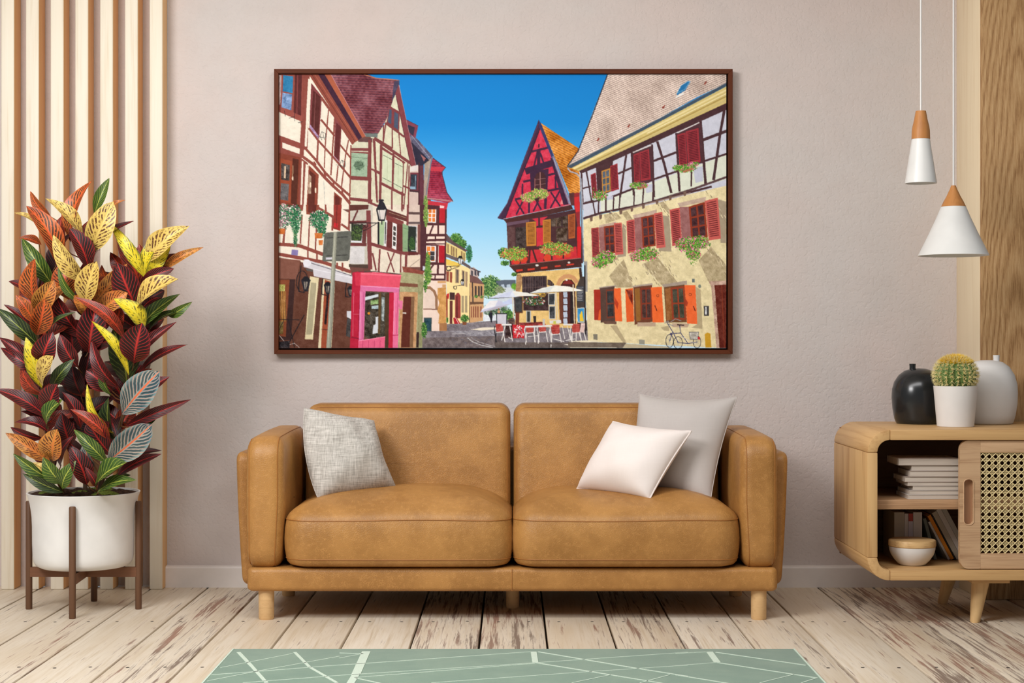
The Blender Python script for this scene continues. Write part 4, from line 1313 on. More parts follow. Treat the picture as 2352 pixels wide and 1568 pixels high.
# ------------------------------------------------ first house (left)
CR_ = (233, 223, 206)
po(CR_, (90, 85), (430, 85), (905, 845), (885, 900), (870, 1568), (90, 1568), tex=10)
RB = (138, 70, 60)
po((142, 72, 58), (415, 85), (520, 85), (968, 812), (908, 846)); ln((104, 46, 40), 1.4, (450, 88), (930, 830)); ln((178, 100, 78), 1.2, (480, 85), (950, 815))
po((62, 32, 52), (520, 85), (592, 85), (1010, 775), (965, 812)); po((172, 92, 66), (590, 85), (660, 85), (1042, 772), (1006, 785)); ln((196, 140, 150), 1, (660, 88), (1042, 768))
po(RB, (345, 85), (432, 85), (408, 900), (325, 935)); po(CR_, (414, 140), (442, 150), (400, 880), (376, 890))
po((146, 74, 64), (90, 85), (355, 85), (348, 612), (90, 500)); po((44, 122, 168), (142, 102), (250, 114), (244, 298), (136, 278), tex=20); po((120, 148, 190), (135, 290), (240, 312), (232, 486), (124, 452), tex=60); po((88, 38, 38), (272, 95), (348, 95), (336, 545), (255, 508)); ln((130, 62, 60), 2, (300, 100), (292, 520)); po((196, 170, 168), (90, 95), (124, 105), (112, 420), (90, 430), tex=50)
ln((30, 28, 34), .9, (155, 490), (170, 580), (265, 555), (270, 630), (355, 610)); ln((30, 28, 34), .9, (265, 510), (268, 620))
po(CR_, (90, 512), (338, 640), (326, 838), (90, 752), tex=10)
po(RB, (90, 755), (326, 842), (372, 870), (365, 1010), (90, 965)); po(CR_, (132, 836), (324, 906), (320, 964), (134, 898), tex=6)
po((128, 60, 42), (90, 950), (340, 1000), (312, 1545), (90, 1510)); po((150, 70, 45), (100, 1010), (240, 1040), (225, 1500), (98, 1480)); po((74, 66, 64), (120, 1062), (216, 1084), (208, 1256), (118, 1244), tex=50); po((96, 92, 94), (116, 1282), (206, 1292), (196, 1474), (110, 1462), tex=40); po((82, 38, 26), (246, 1010), (312, 1022), (290, 1530), (225, 1502)); ln((220, 190, 150), 1, (248, 1090), (244, 1250)); disc((235, 215, 190), 246, 1230, 8, 24); po((220, 190, 160), (155, 1095), (172, 1095), (168, 1230), (150, 1228))
po((150, 76, 60), (90, 1505), (312, 1545), (310, 1570), (90, 1570))
po(RB, (330, 1000), (412, 1062), (388, 1570), (305, 1570)); po(CR_, (346, 1036), (363, 1042), (346, 1570), (328, 1570), tex=4); po(CR_, (388, 1070), (410, 1082), (394, 1570), (364, 1570), tex=4)
po((124, 60, 62), (448, 185), (566, 335), (534, 800), (428, 675)); po((84, 36, 34), (470, 265), (552, 342), (526, 752), (444, 652)); ln((120, 66, 64), 2, (495, 300), (478, 690)); po((170, 140, 176), (436, 638), (530, 768), (526, 800), (430, 682), tex=40)
for w, *q in ((5.5, (365, 880), (505, 1035), (600, 1165), (690, 1260), (872, 1420)), (6.5, (345, 985), (470, 1075), (590, 1215), (690, 1315), (790, 1405), (872, 1505)), (4.6, (425, 685), (525, 815), (700, 1010), (872, 1215)), (4.6, (558, 590), (700, 762)), (4, (768, 868), (884, 1012)), (6, (560, 350), (720, 570), (905, 850)), (2.6, (638, 475), (600, 890), (592, 1112)), (3.4, (706, 568), (690, 790), (664, 1192)), (4, (524, 810), (514, 1030)), (2.8, (856, 812), (820, 1000), (778, 1335)), (3, (742, 1095), (724, 1262)), (3, (480, 1050), (500, 1080)), (5, (596, 1165), (602, 1230)), (4, (690, 1260), (694, 1330)), (4, (788, 1360), (792, 1410)), (3, (883, 870), (866, 1568))): ln(RB, w, *q)
po((130, 66, 66), (712, 575), (782, 660), (756, 1062), (694, 1000)); po((92, 38, 38), (722, 620), (772, 668), (748, 1030), (704, 985)); ln((180, 150, 170), 1.6, (696, 985), (752, 1050))
for cx_, cy_ in ((565, 770), (780, 1080)):
    ln((40, 44, 44), .8, (cx_ - 60, cy_), (cx_ + 40, cy_ + 20), (cx_ + 40, cy_ - 30), (cx_, cy_ - 50), (cx_ - 20, cy_), (cx_, cy_ + 40)); ln((40, 44, 44), .8, (cx_ + 10, cy_ - 40), (cx_ + 30, cy_ + 40))
po((138, 64, 48), (422, 1085), (530, 1190), (514, 1570), (396, 1570)); po((94, 42, 32), (430, 1140), (496, 1195), (482, 1570), (408, 1570)); po((170, 140, 120), (420, 1180), (452, 1210), (446, 1400), (414, 1400), tex=40); disc((230, 205, 180), 440, 1300, 10, 30); disc((230, 205, 180), 497, 1360, 10, 30)
po((134, 60, 46), (698, 1375), (786, 1450), (772, 1570), (694, 1570)); po((96, 38, 32), (712, 1410), (760, 1445), (756, 1570), (708, 1570)); ln((160, 160, 160), .8, (585, 1255), (600, 1568))
T(620, 470, 4.479)
po(CR_, (90, 0), (660, 0), (830, 90), (815, 620), (840, 730), (560, 640), (90, 540), tex=10)
po((140, 68, 50), (368, 0), (505, 0), (488, 118), (372, 95)); po((96, 42, 34), (395, 0), (480, 0), (470, 92), (388, 75)); po((90, 40, 34), (90, 0), (310, 0), (308, 20), (90, 30)); po(RB, (300, 0), (345, 0), (335, 60), (300, 60)); po((148, 52, 44), (655, 0), (738, 0), (722, 268), (650, 245)); po((200, 36, 44), (660, 180), (695, 190), (692, 240), (655, 225)); ln((96, 36, 34), 1.4, (690, 0), (680, 240))
for w, *q in ((6, (495, 30), (660, 130)), (8, (90, 405), (300, 420), (560, 515)), (8, (90, 508), (300, 545), (545, 590), (830, 690)), (5, (160, 120), (135, 400)), (3.4, (328, 105), (310, 395)), (3, (408, 130), (392, 435)), (3.4, (478, 220), (466, 465)), (4, (570, 0), (575, 60)), (4, (645, 120), (640, 260)), (5, (735, 200), (822, 260)), (3.4, (388, 460), (388, 560)), (4, (482, 490), (480, 580)), (4, (690, 600), (688, 650)), (4, (745, 600), (745, 680)), (5, (820, 60), (810, 250))): ln(RB, w, *q)
po((132, 120, 170), (224, 458), (288, 466), (282, 522), (218, 515))
WF = [(236, 236, 226), (210, 150, 160), (180, 120, 140)]
DG = [(28, 92, 60), (40, 116, 72), (24, 74, 52), (60, 130, 80), (120, 160, 120)]
fol(140, 120, 70, 120, DG + [(150, 150, 140)], s=1.7, acc=WF, pa=.5); fol(250, 110, 72, 100, DG, s=1.8, acc=WF, pa=.18); fol(262, 230, 40, 60, DG, s=1.6, acc=WF, pa=.1); fol(260, 350, 18, 85, DG + [(150, 150, 110)], s=1.3)
fol(500, 150, 92, 90, DG, s=1.8, acc=WF, pa=.2); fol(530, 250, 45, 80, DG, s=1.6, acc=WF, pa=.12); po((204, 112, 52), (90, 245), (152, 245), (146, 300), (90, 300), tex=30); po((204, 116, 56), (455, 288), (542, 292), (532, 345), (462, 345), tex=30); po((204, 112, 52), (498, 362), (544, 362), (538, 414), (502, 414), tex=30)
# brown shop front
po((98, 58, 44), (90, 545), (310, 570), (330, 640), (850, 770), (832, 1475), (90, 1475), tex=14); po((126, 80, 66), (90, 545), (312, 572), (272, 762), (90, 758)); ln((160, 110, 100), 1, (90, 546), (310, 572))
po((58, 34, 32), (90, 765), (258, 765), (215, 1392), (90, 1392)); po((128, 66, 40), (90, 770), (200, 770), (160, 1360), (90, 1350)); po((170, 164, 90), (90, 820), (156, 820), (150, 890), (90, 890), tex=60); po((176, 124, 66), (92, 890), (160, 890), (166, 1200), (110, 1200), tex=30); po((120, 100, 56), (90, 1200), (140, 1200), (130, 1330), (90, 1330), tex=50)
for x in (105, 128, 150): ln((70, 44, 26), 1, (x, 890), (x + 12, 1195))
ln((34, 26, 30), 1.6, (90, 1178), (165, 1182), (300, 1185)); ln((26, 22, 28), 2, (350, 1135), (190, 1430)); ln((26, 22, 28), 1.6, (190, 1190), (250, 1470)); ln((30, 24, 28), 1.6, (90, 1290), (140, 1190)); ln((190, 180, 176), 1.4, (90, 1340), (140, 1400), (180, 1470)); ln((180, 170, 166), 1.2, (200, 1440), (250, 1425), (300, 1470)); po((46, 40, 44), (90, 1410), (200, 1400), (200, 1475), (90, 1475), tex=50)
po((220, 206, 166), (410, 735), (502, 752), (440, 1388), (358, 1385)); po((170, 160, 130), (420, 800), (478, 806), (432, 1335), (370, 1338)); ln((236, 224, 188), 1, (482, 800), (436, 1340))
po((218, 204, 168), (545, 760), (668, 790), (632, 1475), (494, 1475)); po((152, 72, 46), (562, 770), (650, 800), (616, 1475), (524, 1475)); po((42, 24, 26), (590, 860), (612, 860), (580, 1235), (556, 1230), tex=30); ln((90, 44, 34), 1.6, (530, 1280), (600, 1290))
def lantern(x, y, k):
    ln((26, 24, 30), 2, (x - 40 * k, y - 150 * k), (x - 60 * k, y), (x - 60 * k, y + 80 * k), (x - 10 * k, y + 90 * k)); po((36, 34, 42), (x - 40 * k, y - 20 * k), (x + 45 * k, y - 20 * k), (x + 20 * k, y + 80 * k), (x - 15 * k, y + 80 * k)); po((130, 120, 110), (x - 18 * k, y - 8 * k), (x + 22 * k, y - 8 * k), (x + 12 * k, y + 60 * k), (x - 8 * k, y + 60 * k), tex=50); po((26, 24, 30), (x - 42 * k, y - 20 * k), (x + 47 * k, y - 20 * k), (x + 15 * k, y - 55 * k), (x - 12 * k, y - 55 * k)); ln((26, 24, 30), 1, (x, y - 20 * k), (x, y + 80 * k))
lantern(365, 800, 1.15); lantern(590, 845, .95); lantern(825, 880, .8); disc((26, 24, 30), 330, 790, 60, 110, 1.6)
po((208, 204, 210), (345, 565), (370, 558), (430, 580), (895, 742), (886, 822), (450, 735), (440, 665), (345, 640), tex=8); ln((96, 92, 100), 1.6, (425, 600), (890, 745)); ln((230, 228, 234), 1.6, (440, 660), (890, 760)); disc((226, 224, 230), 380, 600, 40, 38); po((90, 84, 80), (360, 650), (440, 665), (440, 690), (380, 680))
po((62, 56, 50), (790, 1095), (862, 1095), (860, 1190), (800, 1160)); po((206, 206, 214), (790, 1095), (862, 1095), (858, 1190), (790, 1155)); po((60, 56, 56), (795, 1160), (845, 1190), (835, 1370), (780, 1350), tex=30)
# corner house, lower part
po((196, 190, 176), (826, 0), (1060, 0), (1040, 660), (815, 620), tex=16)
po((92, 50, 44), (822, 0), (1015, 0), (1010, 45), (822, 60)); ln(BD, 4, (900, 60), (850, 170)); ln(BD, 7, (820, 180), (1000, 175)); ln(BR, 10, (1012, 60), (1030, 660)); ln((110, 56, 56), 7, (820, 405), (990, 410))
po((210, 206, 206), (830, 430), (975, 430), (970, 608), (815, 605), tex=16); po((52, 62, 44), (838, 195), (960, 200), (940, 370), (838, 365)); fol(890, 290, 50, 70, [(60, 84, 40), (90, 110, 60), (40, 50, 36)], s=1.5); ln((216, 218, 226), 2.6, (836, 376), (946, 382), (960, 220)); po((100, 52, 50), (955, 200), (1000, 210), (985, 400), (945, 390)); po((78, 60, 52), (810, 610), (1010, 612), (1010, 655), (810, 640))
T(860, 470, 4.48)
po((96, 48, 44), (110, 35), (345, 120), (340, 175), (110, 100)); ln((176, 150, 120), 1, (150, 75), (330, 135)); ln(BR, 3.4, (290, 0), (285, 60)); ln(BR, 4.5, (345, 0), (340, 210))
po((126, 60, 58), (120, 100), (300, 170), (290, 480), (110, 430)); po((166, 188, 148), (44, 190), (108, 150), (98, 420), (44, 412)); po((226, 224, 224), (104, 150), (132, 160), (122, 438), (96, 426)); po((60, 60, 60), (110, 175), (122, 180), (114, 400), (104, 396)); po((100, 46, 44), (132, 160), (184, 180), (176, 452), (124, 438))
win((230, 228, 226), (66, 58, 56), (186, 178), (232, 200), (226, 464), (180, 446), 1, 4, .24); po((102, 48, 46), (234, 190), (292, 205), (286, 486), (230, 470)); po((136, 164, 124), (290, 190), (350, 215), (342, 496), (288, 482)); ln((96, 124, 88), 1, (292, 235), (346, 250)); ln((96, 124, 88), 1, (290, 440), (342, 455))
ln(BR, 7.5, (-40, 400), (276, 496), (345, 500)); 
for w, a, b in ((4, (55, 460), (44, 684)), (3, (136, 490), (202, 692)), (3, (204, 490), (128, 690)), (3.2, (272, 500), (270, 706)), (5.5, (328, 500), (324, 634)), (4, (-20, 500), (16, 672))): ln(BR, w, a, b)
# lane house with door
po((168, 164, 124), (262, 700), (300, 690), (508, 712), (490, 1475), (240, 1475), tex=24); po((134, 66, 54), (284, 634), (330, 640), (512, 686), (502, 716), (300, 692), tex=20); po((122, 76, 58), (260, 802), (470, 815), (466, 848), (260, 840)); po((194, 148, 104), (262, 895), (448, 900), (425, 1475), (255, 1475), tex=24); po((92, 40, 28), (300, 945), (378, 945), (362, 1468), (272, 1468)); po((128, 94, 66), (378, 945), (412, 945), (398, 1468), (362, 1468)); po((210, 200, 190), (290, 1106), (330, 1108), (328, 1122), (290, 1120)); po((224, 116, 156), (254, 985), (292, 985), (286, 1078), (254, 1075)); po((150, 148, 108), (450, 720), (508, 715), (492, 1475), (440, 1475), tex=24); po((56, 36, 34), (434, 1310), (460, 1310), (455, 1470), (430, 1470)); po((196, 202, 214), (500, 630), (548, 640), (540, 684), (498, 672))
fol(530, 110, 22, 110, [(120, 150, 70), (90, 130, 60), (150, 170, 90)], s=1.5); fol(550, 600, 24, 110, [(96, 140, 60), (70, 120, 50), (140, 170, 80)], s=1.6); fol(550, 720, 36, 90, [(96, 140, 60), (70, 120, 50), (140, 170, 80)], s=1.7); fol(525, 830, 18, 60, GRN, s=1.4); fol(512, 1290, 26, 80, GRN, s=1.5)
# pink shop
T(620, 470, 4.479)
po((182, 28, 58), (848, 695), (968, 678), (952, 890), (930, 1475), (822, 1475)); po((206, 50, 76), (870, 700), (950, 690), (940, 830), (880, 830)); ln((224, 120, 140), 1, (862, 905), (850, 1350)); ln((120, 16, 40), 1, (925, 905), (905, 1350)); ln((220, 110, 130), 1, (850, 1125), (930, 1128)); ln((120, 20, 44), 2, (840, 1365), (930, 1380))
T(860, 470, 4.48)
po((224, 82, 106), (-142, 700), (0, 692), (276, 722), (256, 856), (-145, 830)); po((236, 110, 130), (-142, 700), (276, 722), (274, 738), (-142, 714)); po((216, 112, 160), (-145, 828), (256, 852), (252, 902), (-148, 885)); ln((244, 170, 200), 1, (-145, 835), (254, 858)); ln((80, 60, 60), 1.4, (-165, 690), (0, 686), (278, 714))
po((66, 58, 48), (-98, 895), (160, 905), (148, 1475), (-100, 1360), tex=50); po((216, 112, 160), (-152, 885), (-92, 888), (-112, 1395), (-162, 1400)); ln((244, 170, 200), 1, (-140, 900), (-150, 1380)); ln((180, 70, 120), 1, (-110, 900), (-125, 1380))
po((206, 214, 222), (-96, 950), (40, 918), (40, 945), (-96, 985)); po((110, 140, 80), (-40, 985), (40, 975), (40, 1020), (-40, 1030), tex=70); po((170, 190, 196), (-30, 1040), (40, 1035), (40, 1075), (-30, 1070), tex=50); disc((226, 140, 40), -58, 1118, 14); po((210, 214, 220), (10, 1155), (44, 1150), (36, 1320), (-20, 1330), (-10, 1240), (12, 1230)); po((92, 70, 40), (44, 905), (70, 905), (58, 1330), (36, 1330)); po((150, 160, 160), (75, 950), (105, 950), (98, 1200), (74, 1190), tex=70); po((74, 54, 36), (110, 910), (160, 905), (148, 1475), (108, 1475))
po((190, 30, 60), (152, 905), (206, 902), (196, 1475), (144, 1475)); po((230, 112, 152), (200, 900), (254, 902), (244, 1475), (188, 1475)); ln((246, 170, 196), 1, (210, 910), (198, 1330)); ln((186, 70, 116), 1, (240, 910), (228, 1330)); ln((190, 60, 100), 2, (192, 1345), (246, 1340)); po((226, 96, 132), (-165, 1400), (110, 1355), (106, 1475), (-168, 1475)); ln((250, 150, 176), 1.4, (-165, 1402), (110, 1358)); 
for x in (-120, -60, 0, 60): ln((190, 60, 100), 1, (x, 1400), (x - 4, 1475))
# street lamp on its bracket
T(620, 470, 4.479)
ln((30, 28, 32), 1.8, (822, 186), (1110, 186)); ln((30, 28, 32), 1.4, (900, 292), (1000, 250), (1095, 192)); ln((30, 28, 32), 1.4, (845, 190), (850, 260), (900, 292)); disc((30, 28, 32), 890, 225, 26, None, 1.2); disc((30, 28, 32), 945, 220, 22, None, 1.2); disc((30, 28, 32), 990, 215, 16, None, 1.2); ln((30, 28, 32), 4, (1115, 180), (1115, 400))
po((32, 32, 38), (1092, 42), (1205, 42), (1182, 165), (1115, 165)); po((214, 206, 200), (1108, 52), (1192, 50), (1174, 148), (1126, 148)); po((36, 34, 42), (1092, 44), (1205, 44), (1175, -20), (1160, -40), (1130, -40), (1120, -15)); po((36, 34, 42), (1115, -40), (1175, -40), (1165, -58), (1122, -58)); ln((36, 34, 42), 2, (1150, 160), (1150, 200)); ln((36, 34, 42), 1, (1125, 50), (1135, 150)); 
# road sign seen from behind
po((96, 97, 90), (575, 284), (825, 268), (838, 285), (815, 560), (800, 578), (555, 584), (536, 570), (558, 300), tex=14); ln((58, 58, 56), 1.8, (590, 340), (800, 328)); ln((58, 58, 56), 1.8, (580, 525), (795, 516)); po((200, 196, 206), (572, 542), (640, 538), (640, 562), (574, 566)); po((152, 152, 136), (655, 280), (694, 280), (628, 1475), (578, 1475)); ln((190, 190, 172), 1.4, (668, 282), (594, 1470)); ln((104, 104, 94), 1.4, (690, 282), (624, 1470))
# ------------------------------------------------ red house
T(1100, 240, 5.225)
tiles((216, 138, 46), (146, 78, 30), 5.0, 8, 27, (745, 215), (900, 320), (1200, 520), (1225, 760), (1215, 1065), (1095, 1075), tex=46)
po((206, 52, 78), (722, 250), (1105, 1205), (305, 1365), tex=22)
DT = (62, 36, 60)
for w, a, b in ((4, (640, 560), (835, 512)), (6, (722, 550), (720, 715)), (3, (705, 565), (665, 735)), (3, (742, 585), (778, 692)), (12, (565, 798), (910, 690)), (4, (838, 842), (930, 822)), (4, (540, 922), (622, 905)), (3, (922, 860), (926, 1015)), (3, (526, 950), (525, 1105)), (4, (830, 1032), (1010, 998)), (4, (440, 1135), (520, 1118)), (3, (448, 1150), (542, 1305)), (3, (526, 1165), (452, 1315)), (3, (688, 1140), (748, 1255)), (3, (722, 1140), (658, 1275)), (3, (868, 1050), (978, 1215)), (3, (972, 1035), (864, 1235)), (3.5, (606, 1150), (605, 1295)), (5, (806, 1100), (798, 1245))): ln(DT, w * 1.25, a, b)
po(DT, (615, 805), (840, 765), (828, 1015), (625, 1030)); po((72, 40, 44), (668, 1005), (668, 880), (690, 830), (740, 800), (785, 815), (806, 860), (804, 1000)); ln((170, 120, 110), 1.6, (738, 810), (740, 1000)); ln((150, 110, 110), 1, (672, 900), (804, 880)); ln((150, 110, 110), 1, (672, 965), (804, 945)); ln((150, 90, 90), 1.4, (676, 1000), (676, 885)); po((50, 30, 40), (716, 470), (732, 466), (732, 510), (716, 512))
po((240, 140, 140), (975, 1195), (1000, 1130), (1035, 1120), (1060, 1180), tex=30)
po((66, 40, 66), (722, 175), (752, 255), (640, 560), (430, 1060), (315, 1385), (222, 1362), (340, 1180)); ln((100, 64, 90), 1.2, (715, 230), (350, 1170), (240, 1350)); ln((40, 28, 48), 1.6, (735, 290), (310, 1380)); po((54, 58, 104), (722, 175), (760, 245), (905, 620), (880, 640), (730, 270)); po((126, 124, 150), (880, 620), (905, 610), (1118, 1185), (1082, 1195)); ln((186, 184, 200), 1, (900, 640), (1098, 1185)); po(DT, (860, 640), (885, 640), (1080, 1195), (1020, 1205), (960, 1000))
YF = [(140, 176, 70), (176, 196, 90), (110, 150, 60), (206, 206, 110), (90, 130, 60)]
PF = [(220, 130, 130), (226, 170, 150), (200, 90, 100)]
fol(600, 1110, 90, 55, YF, s=1.5, acc=PF, pa=.4); fol(740, 1060, 100, 52, YF, s=1.5, acc=PF, pa=.2); fol(690, 1090, 120, 50, YF, s=1.5, acc=PF, pa=.2); po((66, 38, 44), (665, 1130), (740, 1105), (720, 1150), (690, 1160))
po((150, 44, 50), (1140, 1060), (1215, 1050), (1220, 1568), (1170, 1568)); po((206, 44, 50), (1145, 1110), (1212, 1100), (1216, 1280), (1160, 1290)); po((90, 50, 50), (1080, 1060), (1150, 1050), (1150, 1210), (1110, 1210))
po((76, 42, 40), (300, 1375), (1112, 1200), (1135, 1255), (335, 1425)); ln((186, 164, 170), 1, (300, 1370), (1112, 1196))
po((72, 42, 48), (335, 1420), (1160, 1255), (1200, 1568), (340, 1568)); po((104, 76, 92), (335, 1415), (610, 1375), (610, 1405), (335, 1455)); po((206, 52, 70), (640, 1370), (830, 1340), (770, 1390), (770, 1568), (690, 1568), (690, 1400)); po((72, 42, 48), (716, 1355), (735, 1355), (740, 1460), (716, 1460)); po((66, 38, 44), (695, 1455), (770, 1445), (770, 1480), (695, 1490))
po((62, 50, 50), (450, 1480), (565, 1460), (570, 1568), (450, 1568), tex=30); po((80, 64, 54), (870, 1370), (1070, 1330), (1070, 1568), (870, 1568), tex=50); ln((110, 84, 70), 2, (935, 1380), (935, 1568)); ln((60, 40, 44), 3, (1000, 1360), (1000, 1568))
OC = (196, 128, 52); OD = (122, 72, 32)
T(1080, 520, 5.227)
po((74, 42, 46), (440, 0), (1350, 0), (1360, 440), (480, 470)); po((206, 50, 66), (798, 15), (878, 10), (888, 212), (800, 242)); po((64, 52, 50), (545, 10), (680, 0), (680, 250), (550, 265), tex=36); po((84, 66, 54), (1035, 20), (1172, 0), (1168, 175), (1040, 185), tex=50); po((210, 36, 42), (1285, 0), (1338, 0), (1336, 385), (1290, 390)); po((90, 60, 60), (445, 0), (540, 0), (540, 270), (450, 285), tex=20)
T(1100, 240, 5.225)
shut(OC, OD, (566, 1412), (688, 1400), (690, 1690), (575, 1700), 16); shut(OC, OD, (770, 1386), (866, 1370), (868, 1660), (775, 1670), 16); shut((176, 92, 48), (110, 50, 30), (1074, 1320), (1160, 1302), (1158, 1600), (1080, 1610), 16)
T(1080, 520, 5.227)
po((202, 48, 56), (480, 300), (1280, 240), (1290, 400), (500, 455)); 
for x0, y0, x1, y1 in ((690, 260, 690, 440), (720, 250, 710, 440), (745, 250, 800, 420), (600, 380, 600, 440), (900, 340, 890, 410), (980, 320, 985, 395), (1120, 300, 1120, 380)): ln((72, 38, 40), 4, (x0, y0), (x1, y1))
for x, y in ((560, 410), (645, 390), (930, 376), (1070, 340), (1172, 328)): disc((214, 68, 44), x, y, 46, 44)
RF = [(226, 90, 60), (236, 150, 120), (206, 50, 50)]
fol(400, 320, 60, 60, GRN, s=1.8); fol(420, 440, 50, 30, GRN, s=1.5); fol(530, 330, 150, 78, [(120, 170, 60), (160, 196, 80), (80, 130, 50)], s=1.7, acc=RF, pa=.3); fol(1035, 265, 185, 75, [(120, 176, 60), (160, 200, 80), (70, 120, 50)], s=1.7, acc=RF, pa=.3); fol(900, 290, 50, 40, YF, s=1.5, acc=RF, pa=.5)
po((70, 40, 36), (470, 470), (1335, 380), (1345, 485), (560, 565)); po((206, 60, 44), (550, 520), (632, 508), (632, 532), (560, 545)); po((206, 60, 44), (690, 506), (780, 498), (780, 518), (690, 528)); po((206, 60, 44), (850, 488), (930, 478), (930, 502), (850, 510)); po((206, 60, 44), (1020, 468), (1090, 462), (1090, 480), (1020, 488)); po((206, 60, 44), (1160, 452), (1250, 442), (1250, 460), (1160, 470)); ln((150, 120, 110), 1, (470, 468), (1335, 378)); disc((225, 220, 215), 805, 465, 20, 14); disc((215, 210, 205), 1190, 432, 16, 12)
po((230, 192, 122), (560, 565), (920, 532), (1320, 500), (1350, 700), (1400, 1230), (540, 1190), tex=18); po((172, 132, 92), (560, 580), (610, 570), (640, 640), (590, 800), (545, 780), tex=30)
fol(530, 575, 36, 20, GRN, s=1.3); ln((60, 40, 36), 6, (1325, 500), (1345, 720))
po((52, 40, 46), (628, 600), (922, 590), (922, 800), (628, 800), tex=30)
for i in range(14): ln((110, 88, 84), .9, (645 + i * 20.5, 590), (645 + i * 20.5, 780))
ln((120, 96, 92), .9, (630, 740), (920, 720)); po((60, 44, 46), (930, 700), (935, 635), (970, 645), (1010, 690), (1010, 720)); 
for i in range(4): ln((150, 130, 120), .8, (942 + i * 16, 645 + i * 9), (942 + i * 16, 700))
ln((208, 152, 106), 9, (1058, 700), (1085, 640), (1135, 600), (1190, 592), (1245, 615), (1285, 670)); po((76, 36, 32), (1092, 700), (1120, 655), (1165, 632), (1220, 636), (1262, 690), (1275, 1165), (1095, 1165)); po((130, 44, 38), (1110, 690), (1140, 655), (1200, 640), (1250, 690)); po((44, 32, 34), (1205, 780), (1245, 780), (1250, 1165), (1205, 1165)); po((110, 60, 44), (1070, 790), (1115, 790), (1120, 1165), (1080, 1165)); disc((235, 230, 225), 1160, 640, 14, 10)
for i in range(5): po((186, 198, 216), (1120, 785 + i * 80), (1168, 782 + i * 80), (1172, 850 + i * 80), (1124, 852 + i * 80), tex=20)
po((64, 44, 46), (640, 830), (940, 800), (945, 1010), (640, 1010), tex=30); fol(770, 895, 130, 50, [(50, 80, 50), (80, 120, 60), (50, 50, 46)], s=1.7, acc=[(200, 40, 50), (230, 220, 220)], pa=.25); fol(870, 820, 40, 25, [(226, 190, 80), (200, 150, 60)], 60, 1.3)
po((90, 56, 42), (524, 840), (634, 840), (634, 1040), (536, 1040)); po((56, 58, 60), (536, 852), (622, 850), (622, 1022), (546, 1022), tex=24); po((120, 56, 44), (545, 1040), (595, 1040), (590, 1180), (545, 1180))
for q in (((940, 800), (1028, 798), (1024, 946), (940, 946)), ((946, 952), (1030, 950), (1028, 1114), (950, 1114))): po((208, 206, 200), *q); po((52, 54, 58), (q[0][0] + 10, q[0][1] + 10), (q[1][0] - 10, q[1][1] + 10), (q[2][0] - 10, q[2][1] - 10), (q[3][0] + 10, q[3][1] - 10), tex=40)
po((70, 60, 56), (1330, 600), (1378, 600), (1385, 1240), (1290, 1240), (1280, 720)); po((62, 64, 70), (1278, 715), (1372, 715), (1372, 905), (1284, 905))
for i in range(9): ln((190, 190, 196), 1, (1290, 732 + i * 19), (1340 + rp.rand() * 22, 730 + i * 19))
po((226, 226, 220), (1288, 978), (1378, 974), (1378, 1155), (1290, 1155)); po((60, 150, 206), (1296, 986), (1370, 982), (1370, 1146), (1298, 1146), tex=20); po((240, 200, 60), (1318, 1060), (1345, 1010), (1358, 1080), (1368, 1140), (1320, 1140)); po((60, 46, 44), (1290, 1160), (1400, 1160), (1410, 1250), (1290, 1250))
po((196, 196, 190), (675, 1010), (732, 1010), (730, 1150), (678, 1150)); po((60, 62, 60), (686, 1020), (722, 1020), (720, 1145), (686, 1145))
# umbrellas
po((200, 202, 226), (120, 1030), (240, 890), (330, 884), (400, 905), (485, 932), (400, 962), (330, 970), (150, 1025)); po((236, 234, 238), (130, 1010), (240, 890), (335, 886), (300, 960), (200, 985)); po((186, 180, 196), (140, 1030), (300, 965), (480, 935), (330, 990)); po((196, 206, 238), (380, 920), (500, 858), (515, 930), (450, 935))
po((222, 228, 242), (222, 862), (330, 815), (510, 772), (690, 795), (845, 832), (620, 834), (510, 852), (380, 850)); po((206, 212, 236), (222, 862), (510, 772), (470, 850)); po((238, 236, 228), (510, 772), (690, 795), (845, 832), (620, 834), (545, 838)); ln((70, 66, 70), 1, (225, 864), (505, 852), (840, 834))
po((244, 242, 232), (708, 802), (860, 740), (1020, 704), (1200, 722), (1362, 770), (1240, 778), (1020, 784), (860, 792)); po((224, 228, 226), (708, 802), (1020, 704), (950, 788)); ln((96, 80, 70), 1, (710, 804), (1000, 788), (1240, 780)); 
for q in (((1034, 782), (1060, 1180)), ((512, 850), (528, 1170)), ((1240, 700), (1256, 1165))): ln((222, 206, 176), 2.6, *q)
# people, board, tables and chairs
po((34, 34, 44), (225, 1050), (250, 1020), (275, 1045), (268, 1100), (262, 1150), (248, 1150), (240, 1100), (225, 1075)); disc((60, 44, 40), 252, 1020, 10); disc((150, 100, 70), 345, 990, 10); po((200, 150, 110), (330, 1005), (362, 1005), (360, 1045), (330, 1045))
po((40, 42, 48), (312, 1040), (448, 1040), (445, 1175), (318, 1175)); po((206, 204, 216), (324, 1052), (438, 1052), (436, 1175), (326, 1175))
fol(500, 1140, 40, 40, [(60, 50, 50), (110, 80, 70)], s=1.3)
po((120, 46, 44), (590, 1155), (870, 1145), (870, 1195), (600, 1200), tex=40)
CHR = (176, 62, 58); WH = (232, 226, 222)
po((64, 44, 44), (430, 1180), (520, 1180), (520, 1340), (420, 1340), tex=50)
po((200, 36, 46), (508, 1178), (662, 1185), (650, 1345), (585, 1330), (520, 1345)); fol(585, 1260, 65, 70, [(238, 220, 220), (220, 60, 66), (190, 24, 36)], 150, 2.2)
